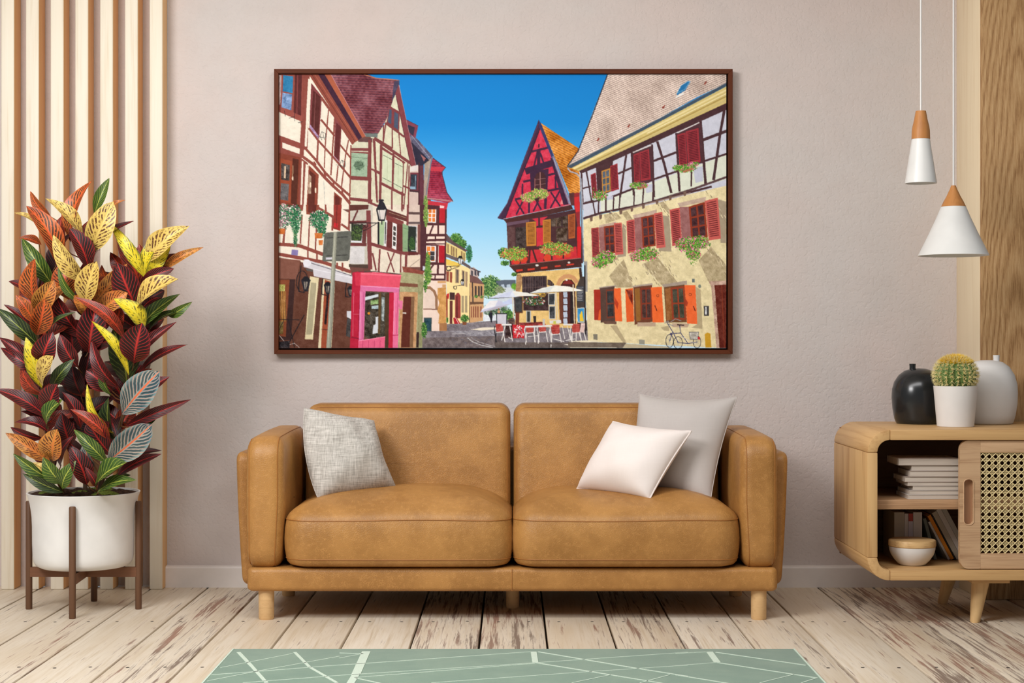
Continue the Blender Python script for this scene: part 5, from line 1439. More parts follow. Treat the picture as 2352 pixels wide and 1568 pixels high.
for x, y, k in ((350, 1215, 1), (715, 1225, 1.02), (865, 1215, 1), (1025, 1235, 1.15), (1270, 1220, 1.1)):
    po(CHR, (x - 44 * k, y - 48 * k), (x + 44 * k, y - 48 * k), (x + 48 * k, y + 48 * k), (x - 36 * k, y + 50 * k), tex=30)
    for i in range(5): ln((214, 130, 110), .6, (x - 40 * k, y - 40 * k + i * 19 * k), (x + 44 * k, y - 36 * k + i * 19 * k))
    lg = (40, 38, 44) if x == 350 else WH
    for a, b in (((x - 34 * k, y + 44 * k), (x - 44 * k, y + 190 * k)), ((x + 46 * k, y + 40 * k), (x + 70 * k, y + 170 * k)), ((x - 60 * k, y + 20 * k), (x - 30 * k, y + 190 * k)), ((x - 50 * k, y - 20 * k), (x - 62 * k, y + 30 * k))): ln(lg if a[0] < x else WH, 1.9, a, b)
    ln(WH, 1.8, (x - 36 * k, y + 56 * k), (x + 50 * k, y + 48 * k))
po((236, 206, 200), (1335, 1160), (1392, 1162), (1370, 1275), (1318, 1268), tex=40); ln(WH, 2, (1370, 1270), (1400, 1385)); ln(WH, 2, (1310, 1270), (1345, 1390)); ln(WH, 2, (1280, 1270), (1275, 1380))
po((232, 228, 226), (380, 1172), (500, 1172), (500, 1190), (380, 1190)); po((232, 228, 226), (660, 1195), (985, 1180), (990, 1200), (670, 1216)); po((226, 222, 220), (955, 1130), (1095, 1120), (1098, 1160), (960, 1165)); po((228, 224, 222), (1120, 1172), (1240, 1170), (1240, 1186), (1125, 1188)); po((50, 42, 42), (760, 1075), (795, 1075), (795, 1150), (765, 1150)); po((196, 196, 196), (875, 1110), (900, 1110), (900, 1190), (875, 1190)); po((200, 200, 90), (1000, 1135), (1035, 1132), (1035, 1170), (1000, 1170))
for a, b in (((775, 1200), (780, 1400)), ((480, 1200), (510, 1375)), ((420, 1200), (380, 1365)), ((1170, 1200), (1225, 1390)), ((1110, 1200), (1140, 1350)), ((960, 1200), (985, 1330)), ((1190, 1290), (1210, 1360))): ln(WH, 1.8, a, b)
for a, b in (((750, 1410), (840, 1395)), ((1000, 1350), (1130, 1380)), ((1150, 1370), (1260, 1350)), ((700, 1320), (830, 1310)), ((460, 1330), (500, 1350))): ln(WH, 1.6, a, b)
po((104, 92, 88), (300, 1390), (1400, 1390), (1400, 1475), (300, 1475), tex=24); 
for x, y, k in ((715, 1225, 1.02), (865, 1215, 1), (1025, 1235, 1.15)): ln(WH, 1.9, (x - 44 * k, y + 160 * k), (x - 45 * k, y + 188 * k))
po((232, 222, 206), (1130, 1418), (1240, 1400), (1320, 1405), (1250, 1440)); po((226, 214, 194), (1290, 1450), (1400, 1440), (1400, 1462), (1300, 1462)); ln((206, 196, 182), 1.6, (1270, 1392), (1568, 1385))
# ------------------------------------------------ large house at the right
T(1300, 150, 4.7525)
po((206, 207, 220), (150, 1150), (1760, 400), (1760, 1568), (165, 1568), tex=10)
tiles((230, 210, 196), (120, 92, 88), 4.4, 5.2, -24, (458, 85), (1762, 85), (1762, 190), (1450, 335), (880, 655), (200, 1010), (30, 1090), (60, 1040), (130, 940), tex=24)
ln((46, 50, 64), 2.4, (462, 85), (300, 520), (135, 935), (60, 1040), (20, 1095))
po((38, 116, 172), (1212, 300), (1260, 215), (1335, 165), (1368, 168), (1310, 268), (1218, 322)); ln((200, 220, 230), 1, (1215, 300), (1262, 215), (1336, 166), (1366, 168)); ln((150, 190, 210), .9, (1215, 300), (1305, 255), (1362, 170)); po((240, 236, 230), (1205, 335), (1290, 290), (1290, 310), (1205, 355))
for x, y in ((352, 806), (688, 656), (1070, 448), (1525, 188)): po((146, 66, 54), (x - 18, y + 12), (x + 8, y - 20), (x + 20, y - 16), (x + 4, y + 18))
po((66, 82, 100), (1762, 182), (1762, 220), (880, 690), (60, 1118), (10, 1105), (880, 650)); ln((110, 128, 140), 1, (1762, 184), (880, 652), (20, 1095))
po((214, 192, 122), (1762, 222), (1762, 408), (140, 1150), (60, 1120), (880, 690)); ln((236, 218, 160), 4, (1762, 262), (880, 716), (90, 1122)); ln((176, 150, 84), 3, (1762, 330), (900, 760), (110, 1138)); ln((206, 186, 124), 4, (1762, 372), (160, 1142)); ln((240, 226, 180), 2, (1762, 300), (890, 738))
TM = (74, 46, 50)
po(TM, (1762, 404), (1762, 478), (520, 1040), (165, 1180), (150, 1148))
po((222, 226, 208), (165, 1568), (300, 1500), (740, 1350), (1762, 970), (1762, 1240), (600, 1568))
po(TM, (332, 1110), (520, 1035), (515, 1090), (496, 1375), (348, 1430)); win((196, 136, 60), (84, 96, 112), (392, 1150), (486, 1118), (492, 1372), (400, 1394), 2, 3)
for w, *q in ((3.2, (172, 1160), (182, 1400), (192, 1568)), (3, (226, 1150), (300, 1568)), (3, (188, 1340), (272, 1318)), (4, (188, 1505), (300, 1478)), (4, (662, 980), (600, 1400), (580, 1568)), (4, (578, 1178), (728, 1112)), (4, (490, 1440), (745, 1340), (965, 1240), (1225, 1150), (1505, 1045), (1762, 962)), (4.4, (724, 945), (748, 1500)), (4.4, (944, 862), (966, 1430)), (5, (1003, 830), (1075, 1060), (1155, 1385)), (4.6, (958, 1042), (1210, 945)), (4.4, (1210, 740), (1245, 1370)), (5.4, (1476, 610), (1530, 1285)), (6, (1498, 812), (1762, 712)), (5.4, (1742, 450), (1690, 740), (1618, 1245)), (3, (852, 1330), (850, 1475)), (3.4, (1378, 1160), (1372, 1315)), (3, (520, 1420), (530, 1568)), (4, (185, 1548), (330, 1510))): ln(TM, w * 1.15, *q)
po((80, 48, 54), (728, 950), (940, 862), (962, 1252), (748, 1320)); po((80, 48, 54), (1216, 738), (1472, 618), (1512, 1062), (1246, 1112)); ln((214, 206, 204), 2.4, (738, 946), (932, 870)); ln((214, 206, 204), 2.6, (1226, 730), (1460, 620))
SR, SD = (156, 50, 58), (80, 24, 34)
shut(SR, SD, (274, 1190), (330, 1166), (346, 1422), (290, 1452), 15); shut(SR, SD, (486, 1096), (566, 1066), (582, 1350), (500, 1374), 15); shut(SR, SD, (740, 972), (802, 948), (816, 1270), (752, 1282), 17); shut(SR, SD, (806, 944), (912, 908), (932, 1242), (822, 1262), 17); shut(SR, SD, (1220, 752), (1310, 728), (1332, 1090), (1246, 1106), 18); shut(SR, SD, (1314, 716), (1452, 680), (1476, 1050), (1340, 1076), 18)
po((196, 198, 214), (440, 1440), (520, 1420), (510, 1568), (470, 1560)); po((196, 198, 214), (870, 1310), (950, 1285), (948, 1440), (890, 1440)); po((196, 198, 214), (1392, 1120), (1500, 1095), (1505, 1260), (1420, 1280)); 
ln((92, 66, 68), 5, (560, 1568), (1000, 1470), (1400, 1345), (1762, 1215))
T(1320, 440, 4.126)
po((232, 216, 170), (85, 265), (245, 215), (740, 118), (1100, 20), (1445, -60), (1445, 1484), (130, 1420), (90, 650), tex=20)
po((206, 207, 220), (82, 100), (250, 90), (250, 215), (86, 265)); po((222, 224, 208), (250, 90), (740, 0), (740, 90), (250, 205)); 
for w, *q in ((4, (82, 112), (240, 80)), (5, (88, 252), (250, 200), (600, 130), (960, 40), (1300, -50)), (3, (175, 90), (200, 225)), (3.4, (232, 85), (228, 200)), (4, (300, 60), (300, 190)), (3.4, (375, 60), (368, 170)), (3, (435, 30), (425, 150)), (3, (570, 0), (565, 125)), (3, (655, 0), (648, 105)), (4, (750, 0), (745, 85))): ln(TM, w, *q)
ln((150, 126, 116), 3, (440, 180), (760, 95), (1100, 10)); fol(180, 20, 30, 60, GRN, 30, 1.4)
for x, y in ((160, 262), (248, 240), (345, 220), (440, 195), (545, 168), (655, 140), (785, 100), (910, 62), (1048, 20)): po((118, 92, 80), (x - 14, y - 22), (x + 16, y - 28), (x + 12, y + 14), (x - 8, y + 22))
SHW = (186, 168, 132)
for q in (((460, 300), (492, 330), (490, 612), (405, 622)), ((838, 222), (902, 232), (922, 568), (800, 562)), ((1362, 70), (1442, 92), (1442, 486), (1388, 484))): po((168, 152, 128), *q)
for q in (((395, 720), (470, 640), (560, 905), (400, 910), (330, 800)), ((640, 690), (790, 620), (990, 870), (830, 885)), ((1180, 650), (1300, 520), (1445, 700), (1445, 850), (1270, 850)), ((450, 200), (500, 180), (560, 270), (500, 270)), ((800, 100), (850, 90), (930, 200), (880, 190)), ((280, 215), (400, 200), (450, 250), (300, 300))): po(SHW, *q, tex=30)
for i in range(150):
    bx_, by = ((380, 620), (790, 570), (1290, 510), (330, 170), (800, 90), (640, 660), (1240, 10))[i % 7]
    t_ = rp.rand(); x, y = bx_ + 190 * t_ + rp.randn() * 26, by + 270 * t_ + rp.randn() * 20
    ln((236, 222, 184) if i % 2 else (150, 132, 104), .8 + rp.rand(), (x, y), (x + 14, y + 24))
def mw(l, r, rv, wd, lint, sl=(168, 66, 66), sr=(204, 96, 88)):
    po((196, 170, 152), *lint, tex=20); po((156, 104, 102), *rv, tex=16); win((146, 56, 34), (74, 44, 48), *wd, 2, 3, .12)
    shut(sl, (92, 32, 36), *l, 17); shut(sr, (110, 40, 42), *r, 17)
mw(((160, 346), (230, 335), (242, 608), (170, 625)), ((376, 296), (450, 290), (466, 590), (388, 600)), ((232, 338), (290, 328), (302, 600), (246, 602)), ((280, 330), (382, 314), (388, 580), (292, 592)), ((232, 318), (400, 282), (390, 312), (236, 346)))
mw(((494, 276), (570, 258), (582, 574), (508, 584)), ((754, 206), (836, 188), (866, 524), (780, 536)), ((570, 250), (634, 238), (652, 542), (582, 562)), ((634, 240), (756, 214), (772, 512), (650, 532)), ((555, 222), (782, 168), (782, 206), (568, 256)), (196, 86, 82))
mw(((904, 170), (1000, 148), (1022, 490), (930, 516)), ((1238, 86), (1362, 54), (1392, 444), (1276, 462)), ((1000, 142), (1086, 142), (1108, 424), (1022, 472)), ((1085, 140), (1238, 94), (1268, 430), (1110, 452)), ((980, 108), (1252, 46), (1244, 92), (1000, 142)), (196, 86, 82))
MF = [(226, 100, 160), (214, 70, 110), (236, 150, 180)]; MG = [(74, 140, 40), (110, 176, 56), (60, 116, 40), (160, 196, 90)]
fol(240, 665, 70, 60, MG, s=1.7, acc=MF, pa=.35); fol(310, 620, 80, 60, MG, s=1.7, acc=MF, pa=.2); fol(600, 610, 70, 50, MG, s=1.7, acc=MF, pa=.45); fol(690, 590, 100, 60, MG, s=1.7, acc=MF, pa=.25); fol(1080, 500, 110, 70, MG, s=1.8, acc=MF, pa=.35); fol(1190, 480, 90, 60, MG, s=1.8, acc=MF, pa=.25); fol(1130, 590, 70, 50, MG, s=1.6, acc=MF, pa=.25); fol(1130, 660, 40, 35, MG, 30, 1.5)
T(1300, 150, 4.7525)
fol(380, 1420, 72, 50, MG, s=1.6, acc=MF, pa=.25); fol(800, 1310, 95, 38, MG, s=1.6, acc=MF, pa=.2); fol(1300, 1120, 120, 42, MG, s=1.6, acc=MF, pa=.15); fol(1400, 1075, 55, 28, MG, s=1.5, acc=MF, pa=.4); po((176, 110, 80), (1280, 1150), (1390, 1110), (1390, 1135), (1290, 1170)); po((176, 110, 80), (790, 1340), (880, 1305), (880, 1330), (800, 1352))
T(1320, 440, 4.126)
po((168, 152, 140), (236, 905), (398, 885), (400, 900), (240, 925)); po((88, 64, 56), (242, 915), (382, 895), (388, 1232), (250, 1242)); win((120, 60, 44), (56, 56, 58), (300, 928), (378, 920), (382, 1195), (308, 1202), 1, 2); shut_ = (166, 46, 32)
po((168, 48, 34), (184, 930), (246, 925), (252, 1220), (190, 1216)); po((230, 96, 44), (235, 1130), (250, 1110), (252, 1218), (225, 1218)); po((238, 104, 50), (376, 916), (442, 914), (454, 1230), (388, 1226)); po((190, 64, 36), (384, 1000), (420, 1060), (410, 1120), (384, 1060))
po((176, 160, 146), (552, 892), (742, 866), (744, 884), (560, 916)); po((112, 66, 46), (560, 905), (738, 884), (748, 1232), (572, 1262)); po((150, 100, 46), (572, 920), (620, 912), (632, 1220), (590, 1235)); win((136, 56, 36), (78, 54, 50), (626, 914), (732, 904), (740, 1208), (636, 1214), 2, 2); po((228, 96, 42), (482, 922), (556, 914), (566, 1230), (496, 1236)); po((130, 50, 34), (490, 930), (552, 935), (556, 1080), (520, 1010), tex=40); po((242, 108, 50), (728, 906), (830, 900), (850, 1240), (744, 1240)); disc((120, 50, 30), 792, 985, 11, None, 1); ln((90, 34, 26), 2, (765, 1080), (785, 1130))
po((170, 154, 140), (832, 880), (1068, 842), (1070, 880), (850, 910)); po((112, 72, 42), (850, 905), (1046, 880), (1068, 1238), (872, 1242)); po((150, 96, 50), (860, 920), (912, 908), (930, 1212), (876, 1220), tex=24); win((154, 62, 36), (72, 70, 56), (914, 908), (1046, 894), (1064, 1216), (930, 1214), 2, 2); po((242, 108, 54), (1046, 885), (1150, 885), (1168, 1256), (1070, 1248)); po((170, 60, 36), (1052, 1010), (1080, 1050), (1070, 1090), (1056, 1070)); disc((120, 50, 30), 1100, 975, 12, None, 1); ln((90, 34, 26), 2, (1130, 1085), (1148, 1130)); po(SHW, (1152, 900), (1200, 930), (1218, 1300), (1110, 1290), (1168, 1256))
po((192, 166, 142), (600, 1240), (772, 1238), (772, 1276), (598, 1276)); po((192, 166, 142), (930, 1246), (1092, 1250), (1076, 1286), (930, 1282)); po((110, 80, 66), (260, 1225), (400, 1230), (400, 1258), (290, 1255)); po(SHW, (820, 1285), (900, 1270), (900, 1320), (850, 1315)); po(SHW, (340, 1270), (400, 1265), (490, 1420), (470, 1440))
po((194, 160, 142), (1275, 850), (1445, 842), (1445, 884), (1330, 886), (1376, 1484), (1350, 1484), (1300, 900), tex=44); po((104, 40, 28), (1330, 886), (1445, 880), (1445, 1484), (1378, 1484), tex=24); ln((140, 60, 36), 1.6, (1400, 890), (1425, 1480)); po((110, 120, 116), (1118, 826), (1142, 826), (1142, 860), (1118, 860)); disc((130, 136, 120), 1190, 896, 15, 18); po((66, 62, 64), (1228, 1080), (1278, 1080), (1278, 1176), (1230, 1176)); po((220, 220, 220), (1242, 1092), (1256, 1092), (1256, 1165), (1242, 1165), tex=60); po((208, 158, 42), (1238, 1350), (1262, 1336), (1292, 1345), (1302, 1480), (1244, 1480))
po((130, 124, 110), (180, 1352), (218, 1352), (218, 1405), (182, 1402)); po((150, 148, 134), (612, 1402), (668, 1405), (668, 1448), (616, 1446)); po((116, 102, 90), (-60, 1425), (300, 1430), (495, 1432), (455, 1484), (-60, 1484), tex=20); po((196, 182, 150), (455, 1484), (490, 1440), (900, 1470), (900, 1484)); po((236, 224, 196), (-60, 1418), (120, 1408), (300, 1412), (120, 1428)); ln((230, 220, 196), 1.6, (-40, 1478), (400, 1478))
ln((92, 98, 112), 4, (62, 0), (72, 300), (86, 660)); ln((160, 165, 175), 1.2, (66, 0), (90, 660)); po((154, 150, 146), (92, 660), (122, 660), (124, 950), (104, 945)); ln((40, 34, 36), 3, (98, 700), (108, 1350))
T(1100, 240, 5.225); ln((130, 138, 156), 3.6, (1226, 880), (1240, 1200), (1250, 1568)); ln((190, 196, 206), 1.2, (1232, 890), (1246, 1200), (1256, 1568)); ln((170, 170, 180), 3, (1070, 760), (1100, 800), (1180, 825), (1224, 880))
T(1320, 440, 4.126)
for cx_, cy_, rx_, ry_ in ((905, 1415, 36, 62), (985, 1432, 42, 58), (1165, 1425, 36, 58)):
    disc((56, 54, 62), cx_, cy_, rx_, ry_, 1.5)
    for i in range(6):
        a = i * .52; ln((170, 166, 160), .5, (cx_ - rx_ * math.cos(a), cy_ - ry_ * math.sin(a)), (cx_ + rx_ * math.cos(a), cy_ + ry_ * math.sin(a)))
for q in (((880, 1240), (935, 1330), (905, 1415)), ((935, 1330), (985, 1430), (1080, 1440), (1165, 1425)), ((1000, 1270), (1010, 1340), (1080, 1440)), ((1010, 1340), (940, 1345))): ln((70, 70, 110), 1.7, *q)
for q in (((860, 1245), (890, 1225), (905, 1260), (940, 1270)), ((915, 1235), (960, 1205), (1015, 1225))): ln((150, 146, 150), 1.6, *q)
ln((60, 40, 40), 2.4, (980, 1262), (1040, 1266)); po((206, 200, 190), (1090, 1330), (1180, 1330), (1170, 1400), (1100, 1400), tex=70); ln((90, 90, 96), 1, (1090, 1330), (1180, 1330), (1170, 1400), (1100, 1400), (1090, 1330)); po((206, 50, 50), (1172, 1376), (1192, 1376), (1192, 1402), (1174, 1402)); disc((70, 66, 100), 920, 1350, 14, 12); ln((200, 196, 200), 1, (1010, 1370), (1150, 1440))

# ------------------------------------------------ paint the canvas into a fine flat mesh
ST = 1.15
GX, GY = int((PX1 - PX0) / ST) + 1, int((PY1 - PY0) / ST) + 1
acc = CV.copy()
sm = acc.copy()
for ax in (0, 1):
    sm = (np.roll(sm, 1, ax) + 2 * sm + np.roll(sm, -1, ax)) / 4
gx = np.clip((np.linspace(0, 1, GX) * (CW - 1)).round().astype(int), 0, CW - 1)
gy = np.clip((np.linspace(0, 1, GY) * (CH - 1)).round().astype(int), 0, CH - 1)
img = np.clip(sm[gy][:, gx], 0, 255) / 255.0
imgl = np.where(img <= 0.04045, img / 12.92, ((img + 0.055) / 1.055) ** 2.4) * PRINT_GAIN
YP = -.030
XA, XB, ZA, ZB = X(640, -.04), X(1669, -.04), Z(799.5, -.04), Z(169.5, -.04)
fx0, fx1, fz0, fz1 = X(630, -.04), X(1682.5, -.04), Z(813, -.04), Z(159, -.04)
pic = empty('framed_picture', ((fx0 + fx1) / 2, -.02, fz0), 'large framed print of a sunny street of half-timbered houses', 'picture')
pl_ = wloc(pic)
me = bpy.data.meshes.new('print')
vx = np.linspace(XA, XB, GX) - pl_.x; vz = np.linspace(ZB, ZA, GY) - pl_.z
co = np.zeros((GY, GX, 3), np.float32)
co[..., 0] = vx[None, :]; co[..., 1] = YP - pl_.y; co[..., 2] = vz[:, None]
idx = np.arange(GX * GY).reshape(GY, GX)
q = np.stack([idx[:-1, :-1], idx[1:, :-1], idx[1:, 1:], idx[:-1, 1:]], -1).reshape(-1, 4)
me.vertices.add(GX * GY); me.vertices.foreach_set('co', co.ravel())
me.loops.add(q.size); me.loops.foreach_set('vertex_index', q.ravel().astype(np.int32))
me.polygons.add(len(q)); me.polygons.foreach_set('loop_start', np.arange(0, q.size, 4, dtype=np.int32))
me.update(calc_edges=True); me.validate()
at_ = me.color_attributes.new('print_colour', 'FLOAT_COLOR', 'POINT')
rgba = np.ones((GX * GY, 4), np.float32); rgba[:, :3] = imgl.reshape(-1, 3)
at_.data.foreach_set('color', rgba.ravel())
t = NT('photo_print')
an = t.n('ShaderNodeAttribute'); an.attribute_name = 'print_colour'
t.set(an.outputs['Color'], .7, .15)
pr = link('print', me, pic, None, t.m)
pr['label'] = 'sunny old street with timbered houses and blue sky'
M_frame = wood('walnut_frame', (96, 48, 26), (62, 29, 16), 'X', 1.6, .6, True, spec=.15)
M_framev = wood('walnut_frame_upright', (96, 48, 26), (62, 29, 16), 'Z', 1.6, .6, True, spec=.15)
M_void = plain('shadow_black_backing', (16, 14, 14), .9, .05)  # black strip right of and below the print stands in for shadow
def rail4(pts, m):
    """mitred rail: four corners in x-z"""
    bm = bmesh.new()
    a = [bm.verts.new((x, -.046, z)) for x, z in pts]; b = [bm.verts.new((x, -.002, z)) for x, z in pts]
    for i in range(4):
        j = (i + 1) % 4; bm.faces.new((a[i], a[j], b[j], b[i]))
    bm.faces.new(a); bm.faces.new(b)
    bmesh.ops.recalc_face_normals(bm, faces=list(bm.faces))
    bmesh.ops.bevel(bm, geom=list(bm.edges), offset=.0008, segments=1, affect='EDGES')
    frombm('frame_rail', bm, m, pic)
ix0, ix1, iz0, iz1 = X(640, -.04), X(1672.5, -.04), Z(803, -.04), Z(169.2, -.04)
rail4([(fx0, fz0), (fx1, fz0), (ix1, iz0), (ix0, iz0)], M_frame)
rail4([(fx0, fz1), (ix0, iz1), (ix1, iz1), (fx1, fz1)], M_frame)
rail4([(fx0, fz0), (ix0, iz0), (ix0, iz1), (fx0, fz1)], M_framev)
rail4([(fx1, fz0), (fx1, fz1), (ix1, iz1), (ix1, iz0)], M_framev)
box('backing', ix0 - .002, ix1 + .002, -.014, -.004, iz0 - .002, iz1 + .002, M_void, pic)
box('print_board', XA, XB, YP + .0005, -.014, ZA, ZB, plain('board_edge', (200, 190, 180), .8, .1), pic)
# ================================================================== PLANT STAND AND POTTED CROTON
M_walnut = wood('walnut_stand', (112, 78, 54), (66, 42, 30), 'Z', 1.4, .55, True, contrast=.9)
M_walnuth = wood('walnut_stand_bar', (124, 82, 56), (78, 48, 32), 'X', 1.4, .55, True, contrast=.9)
SCX, SCY, SR = -1.5365, -.552, .1965
stand = empty('plant_stand', (SCX, SCY, 0), 'dark brown four-legged wooden plant stand under the white planter', 'plant stand')
legs = [(-1.7335, -.55), (-1.3405, -.55), (-1.5235, -.751), (-1.5455, -.372)]
for lx, ly in legs:
    r = .0118
    lathe('leg', [(r * .9, 0), (r, .003), (r, .384), (r * .8, .388), (.0005, .3885)], lx, ly, 0, M_walnut, stand, 20, True, False, 40, origin=(lx, ly, 0))
def bar(a, b, z0, z1, w):
    a, b = Vector((a[0], a[1], 0)), Vector((b[0], b[1], 0))
    d = (b - a).normalized(); n = Vector((-d.y, d.x, 0)) * w / 2
    L = (b - a).length
    bm = bmesh.new()
    # the middle dips a little lower than the ends
    vs_ = []
    for tt, lo in ((0, z0 + .000), (.5, z0), (1, z0 + .000)):
        p = a + d * L * tt
        vs_ += [bm.verts.new(p + n + Vector((0, 0, lo))), bm.verts.new(p - n + Vector((0, 0, lo))), bm.verts.new(p - n + Vector((0, 0, z1))), bm.verts.new(p + n + Vector((0, 0, z1)))]
    for k in (0, 4):
        for i in range(4):
            j = (i + 1) % 4
            bm.faces.new((vs_[k + i], vs_[k + j], vs_[k + 4 + j], vs_[k + 4 + i]))
    bm.faces.new(vs_[0:4]); bm.faces.new(vs_[8:12])
    bmesh.ops.recalc_face_normals(bm, faces=list(bm.faces))
    frombm('cross_bar', bm, M_walnuth, stand)
bar((legs[0][0] + .005, legs[0][1]), (legs[1][0] - .005, legs[1][1]), .1165, .1515, .020)
bar((legs[2][0], legs[2][1] + .005), (legs[3][0], legs[3][1] - .005), .1165, .1510, .020)
# wedge blocks at the ends of the bars that hold the pot
M_pp = plain('white_planter_glaze', (238, 235, 230), .38, .45)
plant = empty('potted_croton', (SCX, SCY, .152), 'tall croton with red, orange and yellow leaves in a white planter', 'plant')
pz = .1520
prof = [(0, 0), (.100, 0), (.150, .004), (.166, .012), (.1735, .026), (.1765, .045), (.178, .09), (.1785, .15), (.180, .185), (.183, .210), (.1865, .232), (.192, .252), (.1975, .266), (.1985, .2685), (.1965, .2705), (.192, .2695), (.186, .250), (.176, .225), (.0, .222)]
lathe('planter', prof, SCX, SCY, pz, M_pp, plant, 80, False, False, 60)
t = NT('dark_soil')
nn = t.noise(t.coords('Object', (1, 1, 1)), 70, 5, .7)
t.set(t.ramp(nn, [(.35, lin((40, 28, 22))), (.65, lin((92, 68, 54)))]), .95, .1); t.bump(nn, .8, .01)
M_soil2 = t.m
t = NT('green_moss')
nn = t.noise(t.coords('Object', (1, 1, 1)), 160, 4, .7)
t.set(t.ramp(nn, [(.3, lin((74, 92, 30))), (.7, lin((134, 144, 66)))]), .95, .1); t.bump(nn, .8, .006)
M_moss = t.m
rr_ = random.Random(21)
vs_, fs = [], []
n1, n2 = 14, 48
for j in range(n1 + 1):
    for i in range(n2):
        r = .1885 * j / n1; a = 6.28318 * i / n2
        h = .263 + .006 * (1 - (j / n1) ** 2) + (rr_.uniform(-.006, .008) if 0 < j < n1 else 0)
        vs_.append((SCX + r * math.cos(a), SCY + r * math.sin(a), pz + h))
for j in range(n1):
    for i in range(n2):
        k = (i + 1) % n2
        fs.append((j * n2 + i, (j + 1) * n2 + i, (j + 1) * n2 + k, j * n2 + k))
mesh('soil', vs_, fs, M_soil2, plant, True)
def mound(cx, cy, rx, ry, h):
    vs_, fs = [], []
    for j in range(7):
        for i in range(24):
            q = j / 6; a = 6.28318 * i / 24
            vs_.append((cx + rx * q * math.cos(a), cy + ry * q * math.sin(a), pz + .259 + h * (1 - q * q) + rr_.uniform(-.001, .001)))
    for j in range(6):
        for i in range(24):
            k = (i + 1) % 24
            fs.append((j * 24 + i, (j + 1) * 24 + i, (j + 1) * 24 + k, j * 24 + k))
    mesh('moss', vs_, fs, M_moss, plant, True)
mound(SCX + .095, SCY - .070, .062, .050, .022); mound(SCX - .110, SCY - .03, .060, .06, .020); mound(SCX - .0, SCY - .02, .06, .05, .017); mound(SCX + .03, SCY + .10, .08, .05, .018)

# ---- leaf materials: side veins run from the midrib towards the margin
def leafmat(name, blade_a, blade_b, dark, vein, rib, nv=11, dwid=.5, dstr=.85, mott=0.0, rough=.32, slant=.32, edge=None, coat=.25):
    t = NT(name)
    uvn = t.n('ShaderNodeTexCoord')
    sp = t.n('ShaderNodeSeparateXYZ'); t.l(uvn.outputs['UV'], sp.inputs[0])
    u = t.math('ABSOLUTE', t.math('SUBTRACT', t.math('MULTIPLY', sp.outputs[0], 2.0), 1.0))
    v = sp.outputs[1]
    oc = t.coords('Object', (1, 1, 1), rand=True)
    n1 = t.noise(oc, 45, 3, .6); n2 = t.noise(oc, 14, 3, .6)
    s = t.math('SUBTRACT', t.math('MULTIPLY', v, float(nv)), t.math('MULTIPLY', u, nv * slant))
    s = t.math('ADD', s, t.math('MULTIPLY', n1, .55))
    fr = t.math('ABSOLUTE', t.math('SUBTRACT', t.math('FRACT', s), .5))       # 0 between veins .. .5 on the vein
    blade = t.mix(t.step(n2, .35, .65), lin(blade_a), lin(blade_b))
    if edge is not None:
        blade = t.mix(t.step(u, .62, .98), blade, lin(edge))
    dk = t.math('SUBTRACT', 1.0, t.step(fr, dwid * .5 - .09, dwid * .5 + .09))
    lim = t.math('MULTIPLY', t.step(u, .07, .16), t.math('SUBTRACT', 1.0, t.math('MULTIPLY', t.step(u, .72, .97), .75)))
    dk = t.math('MULTIPLY', dk, lim)
    if mott > 0:
        dk = t.math('MULTIPLY', dk, t.step(t.noise(oc, 95, 3, .6), .60 - mott * .3, .66 - mott * .2))
    col = t.mix(t.math('MULTIPLY', dk, dstr), blade, lin(dark))
    vn = t.math('MULTIPLY', t.step(fr, .40, .48), .8)
    col = t.mix(vn, col, lin(vein))
    rb = t.math('SUBTRACT', 1.0, t.step(u, .035, .085))
    col = t.mix(rb, col, lin(rib))
    t.set(col, rough + .06, .35, coat=coat * .4)
    t.b.inputs['Coat Roughness'].default_value = .25
    t.bump(t.math('ADD', t.math('MULTIPLY', fr, -1.0), t.math('MULTIPLY', rb, -1.0)), .25, .003)
    return t.m
LM = {
 'O': leafmat('croton_orange', (214, 112, 48), (196, 84, 40), (48, 40, 24), (210, 108, 50), (224, 88, 42), 12, .58, .92, .95),
 'A': leafmat('croton_amber', (204, 142, 66), (206, 116, 52), (78, 34, 22), (206, 140, 66), (218, 124, 56), 12, .55, .92, .75),
 'Y': leafmat('croton_yellow', (226, 196, 108), (216, 180, 90), (80, 30, 24), (226, 196, 110), (226, 194, 104), 11, .55, .95, .62),
 'R': leafmat('croton_dark_red', (112, 26, 26), (86, 20, 22), (30, 20, 18), (176, 46, 44), (186, 44, 38), 12, .66, .95, 0, .36),
 'K': leafmat('croton_near_black', (70, 20, 20), (52, 18, 20), (22, 16, 15), (110, 28, 28), (130, 32, 30), 12, .66, .9, 0, .36),
 'E': leafmat('croton_rust', (170, 62, 36), (140, 42, 30), (48, 34, 24), (196, 76, 46), (214, 70, 44), 12, .56, .9, .8),
 'G': leafmat('croton_green', (72, 98, 34), (52, 78, 30), (36, 56, 24), (160, 166, 70), (176, 182, 76), 9, .30, .7, .6),
 'D': leafmat('croton_dark_green', (46, 64, 28), (36, 48, 24), (24, 34, 18), (110, 122, 56), (140, 150, 66), 9, .34, .8, .5),
 'L': leafmat('croton_lemon', (232, 208, 44), (222, 196, 40), (70, 76, 28), (236, 212, 60), (226, 210, 70), 9, .5, .85, .42, edge=(120, 120, 36)),
 'B': leafmat('croton_gloss_sheen', (112, 142, 146), (160, 178, 170), (22, 40, 50), (216, 112, 76), (226, 112, 70), 12, .60, .85, 0, .22, coat=.6),  # gloss on a dark leaf, painted in as pale blue-grey
}
M_stem = plain('croton_stem', (92, 70, 52), .7, .2)
t = NT('petiole'); t.set(lin((140, 96, 56)), .5, .4); M_pet = t.m

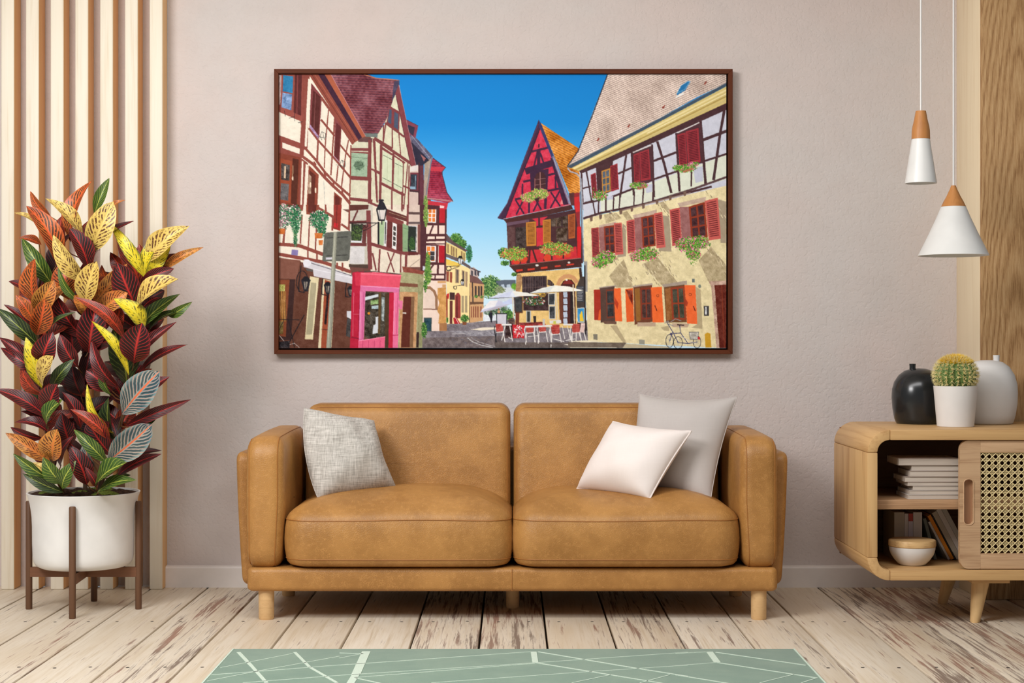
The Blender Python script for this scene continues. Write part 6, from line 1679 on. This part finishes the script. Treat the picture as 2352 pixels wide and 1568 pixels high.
# ---- stems
DY = -.60
def S(px, py, y): return P(px, py, y)
stems = [
 [(147, 1134, -.60), (128, 1090, -.61), (112, 1020, -.62), (100, 940, -.62), (88, 790, -.62), (84, 700, -.61), (92, 640, -.60)],
 [(196, 1128, -.53), (196, 1040, -.53), (194, 900, -.53), (193, 740, -.53), (203, 620, -.53), (206, 540, -.52)],
 [(224, 1134, -.58), (250, 1060, -.57), (284, 950, -.56), (305, 840, -.55), (325, 720, -.54), (338, 640, -.53)],
]
stem_pts = []
for st in stems:
    path = [S(*p) for p in st]
    # resample
    pp = []
    for a, b in zip(path[:-1], path[1:]):
        for k in range(4): pp.append(a.lerp(b, k / 4))
    pp.append(path[-1])
    tube('stem', pp, [.0085 - .0045 * i / len(pp) for i in range(len(pp))], M_stem, plant, 8)
    stem_pts += pp

def leaf(base, tip, width, kind, dyb, dyt, roll=0.0, curl=.12, fold=.25, blunt=False, seed=0):
    """base / tip in photo pixels with their own depths; width in pixels"""
    rng = random.Random(seed)
    B_ = P(base[0], base[1], DY + dyb); T_ = P(tip[0], tip[1], DY + dyt)
    d = T_ - B_; L = d.length
    if L < 1e-4: return
    d.normalize()
    view = Vector((0, -1, .25)).normalized()
    nrm = view - d * view.dot(d)
    if nrm.length < .05: nrm = Vector((0, 0, 1)) - d * d.z
    nrm.normalize()
    nrm = Matrix.Rotation(roll, 3, d) @ nrm
    side = d.cross(nrm).normalized()
    W = width * 1.12 * (D + DY) / F / 2
    T_ = T_ + (T_ - B_) * .06; B_ = B_ - (T_ - B_) * .10; L = (T_ - B_).length
    nl, nw = 12, 6
    vs_, uv, fs = [], [], []
    pk = .56 if blunt else .46
    for j in range(nl + 1):
        v = j / nl
        if v < pk: w = math.sin(math.pi / 2 * (v / pk)) ** .85
        else: w = math.cos(math.pi / 2 * ((v - pk) / (1 - pk))) ** (.55 if blunt else .8)
        w = max(w, .04 if j < nl else .015)
        c = B_ + d * L * v + nrm * (L * curl * (math.sin(math.pi * v) - .35 * v * v * 2))
        wav = .10 * W * math.sin(v * 9 + seed)
        for i in range(nw + 1):
            s = -1 + 2 * i / nw
            p = c + side * (s * W * w) + nrm * (fold * W * w * abs(s) ** 1.3 + wav * abs(s) ** 2 * (1 if s > 0 else -1) * .6)
            vs_.append(p); uv.append(((s + 1) / 2, v))
    for j in range(nl):
        for i in range(nw):
            a = j * (nw + 1) + i
            fs.append((a, a + 1, a + nw + 2, a + nw + 1))
    o = mesh('leaf', vs_, fs, LM[kind], plant, True, origin=B_, uvs=uv)
    # petiole down to the nearest stem
    q = min(stem_pts, key=lambda s_: (s_ - (B_ - d * .02 - Vector((0, 0, .02)))).length)
    if (q - B_).length > .004:
        m_ = B_.lerp(q, .5) - Vector((0, 0, .006))
        tube('petiole', [B_ + d * .01, B_.lerp(m_, .6), m_.lerp(q, .5), q], [.0016, .002, .0022, .0024], M_pet, o, 5)

# (crop, base x, y, tip x, y, width, kind, depth offset of the base, of the tip, blunt)
C1 = (0, 380, 3.0146); C2 = (0, 850, 2.6125)
LV = [
 (C1, 500, 490, 603, 116, 135, 'O', .03, .05, 0), (C1, 662, 315, 748, 98, 72, 'G', .06, .08, 0), (C1, 345, 350, 208, 195, 72, 'O', .05, .05, 0), (C1, 548, 475, 343, 230, 105, 'Y', .0, -.03, 0),
 (C1, 385, 665, 225, 296, 145, 'O', -.02, -.06, 1), (C1, 240, 395, 115, 325, 42, 'Y', .02, .0, 0), (C1, 640, 570, 765, 283, 160, 'Y', -.03, -.07, 1), (C1, 768, 305, 853, 238, 36, 'A', -.0, .0, 0),
 (C1, 650, 675, 872, 380, 95, 'R', .0, .0, 0), (C1, 560, 775, 372, 510, 118, 'Y', -.06, -.11, 0), (C1, 605, 705, 500, 450, 130, 'R', -.05, -.08, 1), (C1, 275, 545, 145, 497, 62, 'O', .01, .0, 0),
 (C1, 360, 815, 160, 522, 105, 'G', .0, -.02, 0), (C1, 420, 770, 470, 470, 140, 'K', .02, .02, 0), (C1, 240, 935, 228, 668, 145, 'O', -.04, -.08, 0), (C1, 175, 855, 68, 800, 62, 'R', .0, .0, 0),
 (C1, 262, 990, 360, 818, 130, 'A', -.07, -.11, 1), (C1, 345, 980, 463, 822, 80, 'A', -.05, -.06, 0), (C1, 232, 1075, 120, 905, 85, 'O', -.05, -.06, 0), (C1, 258, 1150, 310, 945, 135, 'O', -.08, -.13, 1),
 (C1, 595, 935, 655, 685, 145, 'Y', -.08, -.12, 1), (C1, 545, 925, 398, 730, 62, 'G', -.07, -.09, 0), (C1, 475, 905, 440, 690, 160, 'O', -.02, -.02, 1), (C1, 560, 1165, 385, 915, 150, 'R', -.04, -.06, 0),
 (C1, 592, 1025, 530, 905, 110, 'A', -.06, -.08, 1), (C1, 225, 1145, 45, 965, 62, 'R', -.02, -.02, 0), (C1, 255, 1235, -6, 1000, 100, 'D', -.02, -.05, 0), (C1, 335, 1185, 485, 1012, 58, 'D', -.08, -.10, 0),
 (C1, 965, 865, 825, 500, 165, 'E', .03, .04, 0), (C1, 990, 750, 782, 418, 82, 'L', .0, -.02, 0), (C1, 995, 705, 965, 555, 78, 'E', .05, .05, 0), (C1, 1010, 755, 1090, 470, 85, 'L', .0, -.01, 0),
 (C1, 1035, 650, 1274, 428, 150, 'Y', -.02, -.05, 0), (C1, 1150, 712, 1378, 570, 62, 'A', -.0, -.02, 0), (C1, 1075, 735, 1215, 615, 78, 'R', .02, .02, 0), (C1, 1035, 760, 1165, 575, 84, 'L', -.01, -.02, 0),
 (C1, 995, 800, 1180, 718, 74, 'R', -.03, -.05, 1), (C1, 968, 1010, 1192, 785, 165, 'Y', -.06, -.11, 1), (C1, 880, 730, 765, 612, 92, 'E', .06, .06, 0), (C1, 765, 795, 700, 702, 82, 'O', .05, .05, 0),
 (C1, 675, 925, 865, 695, 110, 'A', -.04, -.05, 0), (C1, 950, 1000, 820, 700, 170, 'R', -.02, -.06, 1), (C1, 715, 1000, 860, 890, 120, 'A', -.05, -.07, 1), (C1, 985, 1115, 822, 925, 130, 'L', -.08, -.12, 0),
 (C1, 985, 1115, 1215, 898, 88, 'G', -.03, -.04, 0), (C1, 1180, 1032, 1312, 958, 62, 'G', -.02, -.04, 0), (C1, 1045, 1140, 1235, 995, 62, 'D', -.02, -.03, 0), (C1, 930, 1340, 975, 1112, 190, 'R', -.10, -.14, 1),
 (C1, 945, 1355, 1185, 1092, 76, 'R', -.04, -.05, 0), (C1, 980, 1435, 1262, 1235, 85, 'R', -.04, -.05, 0), (C1, 835, 1175, 565, 915, 88, 'E', -.08, -.13, 0), (C1, 615, 1265, 660, 975, 175, 'R', -.07, -.10, 1),
 (C1, 870, 1415, 665, 1085, 76, 'L', -.10, -.13, 0), (C1, 870, 1490, 800, 1150, 215, 'D', -.03, -.06, 1), (C1, 805, 1510, 625, 1235, 95, 'R', -.08, -.10, 0), (C1, 265, 1405, 15, 1200, 95, 'R', -.03, -.05, 0),
 (C1, 275, 1435, 18, 1268, 85, 'R', -.05, -.06, 0), (C1, 278, 1505, 185, 1210, 105, 'L', -.06, -.08, 0), (C1, 298, 1345, 350, 1178, 145, 'R', -.10, -.13, 1), (C1, 525, 1375, 415, 1185, 115, 'R', -.07, -.08, 0),
 (C1, 298, 1505, 345, 1330, 140, 'Y', -.10, -.14, 1), (C1, 370, 1525, 495, 1352, 85, 'D', -.08, -.09, 0), (C1, 292, 1570, 138, 1408, 95, 'E', -.06, -.07, 0), (C1, 760, 1545, 610, 1425, 140, 'R', -.05, -.06, 1),
 (C1, 765, 1575, 690, 1408, 56, 'G', -.08, -.09, 0), (C1, 350, 1255, 440, 1115, 150, 'E', -.04, -.05, 1), (C1, 835, 1145, 825, 1000, 140, 'E', -.02, -.03, 1),
 (C1, 960, 1630, 1152, 1466, 105, 'R', -.04, -.06, 0), (C1, 870, 1420, 880, 1230, 150, 'K', -.0, .0, 1), (C1, 700, 1150, 800, 1000, 150, 'R', .0, .0, 0), (C1, 500, 1300, 470, 1050, 160, 'K', .0, .0, 0),
 (C1, 690, 960, 740, 770, 130, 'O', .05, .05, 0), (C1, 600, 640, 600, 400, 120, 'E', .06, .06, 0), (C1, 440, 560, 420, 360, 100, 'E', .06, .06, 0),
 (C2, 258, 268, -4, 112, 92, 'R', -.08, -.10, 0), (C2, 292, 245, 335, 95, 122, 'R', -.12, -.15, 1), (C2, 292, 335, 345, 185, 112, 'G', -.13, -.16, 1), (C2, 475, 325, 390, 138, 84, 'R', -.06, -.07, 0),
 (C2, 282, 375, 105, 300, 72, 'R', -.08, -.09, 0), (C2, 255, 305, 138, 245, 46, 'R', -.05, -.06, 0), (C2, 235, 402, 70, 352, 62, 'R', -.06, -.07, 0), (C2, 278, 535, 50, 385, 84, 'A', -.08, -.11, 0),
 (C2, 318, 525, 335, 368, 132, 'A', -.13, -.16, 1), (C2, 368, 565, 415, 405, 84, 'R', -.11, -.12, 0), (C2, 335, 665, 92, 518, 76, 'G', -.09, -.12, 0), (C2, 335, 665, 215, 555, 66, 'Y', -.11, -.13, 0),
 (C2, 358, 722, 148, 630, 62, 'D', -.10, -.12, 0), (C2, 362, 665, 262, 535, 92, 'G', -.12, -.14, 0), (C2, 512, 665, 432, 465, 112, 'R', -.10, -.12, 0), (C2, 378, 695, 438, 558, 84, 'G', -.12, -.14, 0),
 (C2, 668, 355, 512, 118, 64, 'L', -.11, -.14, 0), (C2, 642, 405, 448, 238, 76, 'E', -.12, -.15, 0), (C2, 655, 490, 530, 318, 112, 'R', -.10, -.12, 1), (C2, 622, 535, 458, 368, 74, 'G', -.13, -.15, 0),
 (C2, 672, 525, 892, 345, 160, 'B', -.13, -.17, 1), (C2, 752, 240, 935, 25, 172, 'B', -.10, -.15, 1), (C2, 788, 322, 1108, 188, 64, 'R', -.06, -.08, 0), (C2, 830, 335, 928, 280, 64, 'G', -.06, -.08, 1),
 (C2, 718, 585, 935, 468, 66, 'K', -.07, -.09, 0), (C2, 728, 622, 942, 503, 66, 'R', -.09, -.11, 0), (C2, 588, 685, 735, 555, 128, 'G', -.14, -.18, 1), (C2, 600, 728, 792, 650, 88, 'G', -.15, -.18, 0),
 (C2, 578, 695, 518, 588, 44, 'R', -.12, -.13, 0), (C2, 565, 565, 510, 435, 84, 'B', -.09, -.10, 0), (C2, 690, 640, 775, 628, 30, 'D', -.05, -.06, 0), (C2, 480, 130, 430, -20, 110, 'K', .0, .0, 0), (C2, 690, 400, 640, 180, 110, 'D', -.06, -.07, 0),
 (C2, 420, 430, 370, 270, 120, 'R', -.04, -.05, 0), (C2, 620, 460, 640, 260, 110, 'R', -.05, -.06, 0), (C2, 560, 400, 470, 220, 120, 'K', .0, .0, 0),
]
for i, (cr, bx_, by, tx_, ty, w, kind, db, dt, bl) in enumerate(LV):
    b = (cr[0] + bx_ / cr[2], cr[1] + by / cr[2]); tp = (cr[0] + tx_ / cr[2], cr[1] + ty / cr[2])
    rg = random.Random(100 + i)
    leaf(b, tp, w / cr[2], kind, db, dt - .02, rg.uniform(-.75, .75), rg.uniform(.07, .20), rg.uniform(.2, .55), bool(bl), i)
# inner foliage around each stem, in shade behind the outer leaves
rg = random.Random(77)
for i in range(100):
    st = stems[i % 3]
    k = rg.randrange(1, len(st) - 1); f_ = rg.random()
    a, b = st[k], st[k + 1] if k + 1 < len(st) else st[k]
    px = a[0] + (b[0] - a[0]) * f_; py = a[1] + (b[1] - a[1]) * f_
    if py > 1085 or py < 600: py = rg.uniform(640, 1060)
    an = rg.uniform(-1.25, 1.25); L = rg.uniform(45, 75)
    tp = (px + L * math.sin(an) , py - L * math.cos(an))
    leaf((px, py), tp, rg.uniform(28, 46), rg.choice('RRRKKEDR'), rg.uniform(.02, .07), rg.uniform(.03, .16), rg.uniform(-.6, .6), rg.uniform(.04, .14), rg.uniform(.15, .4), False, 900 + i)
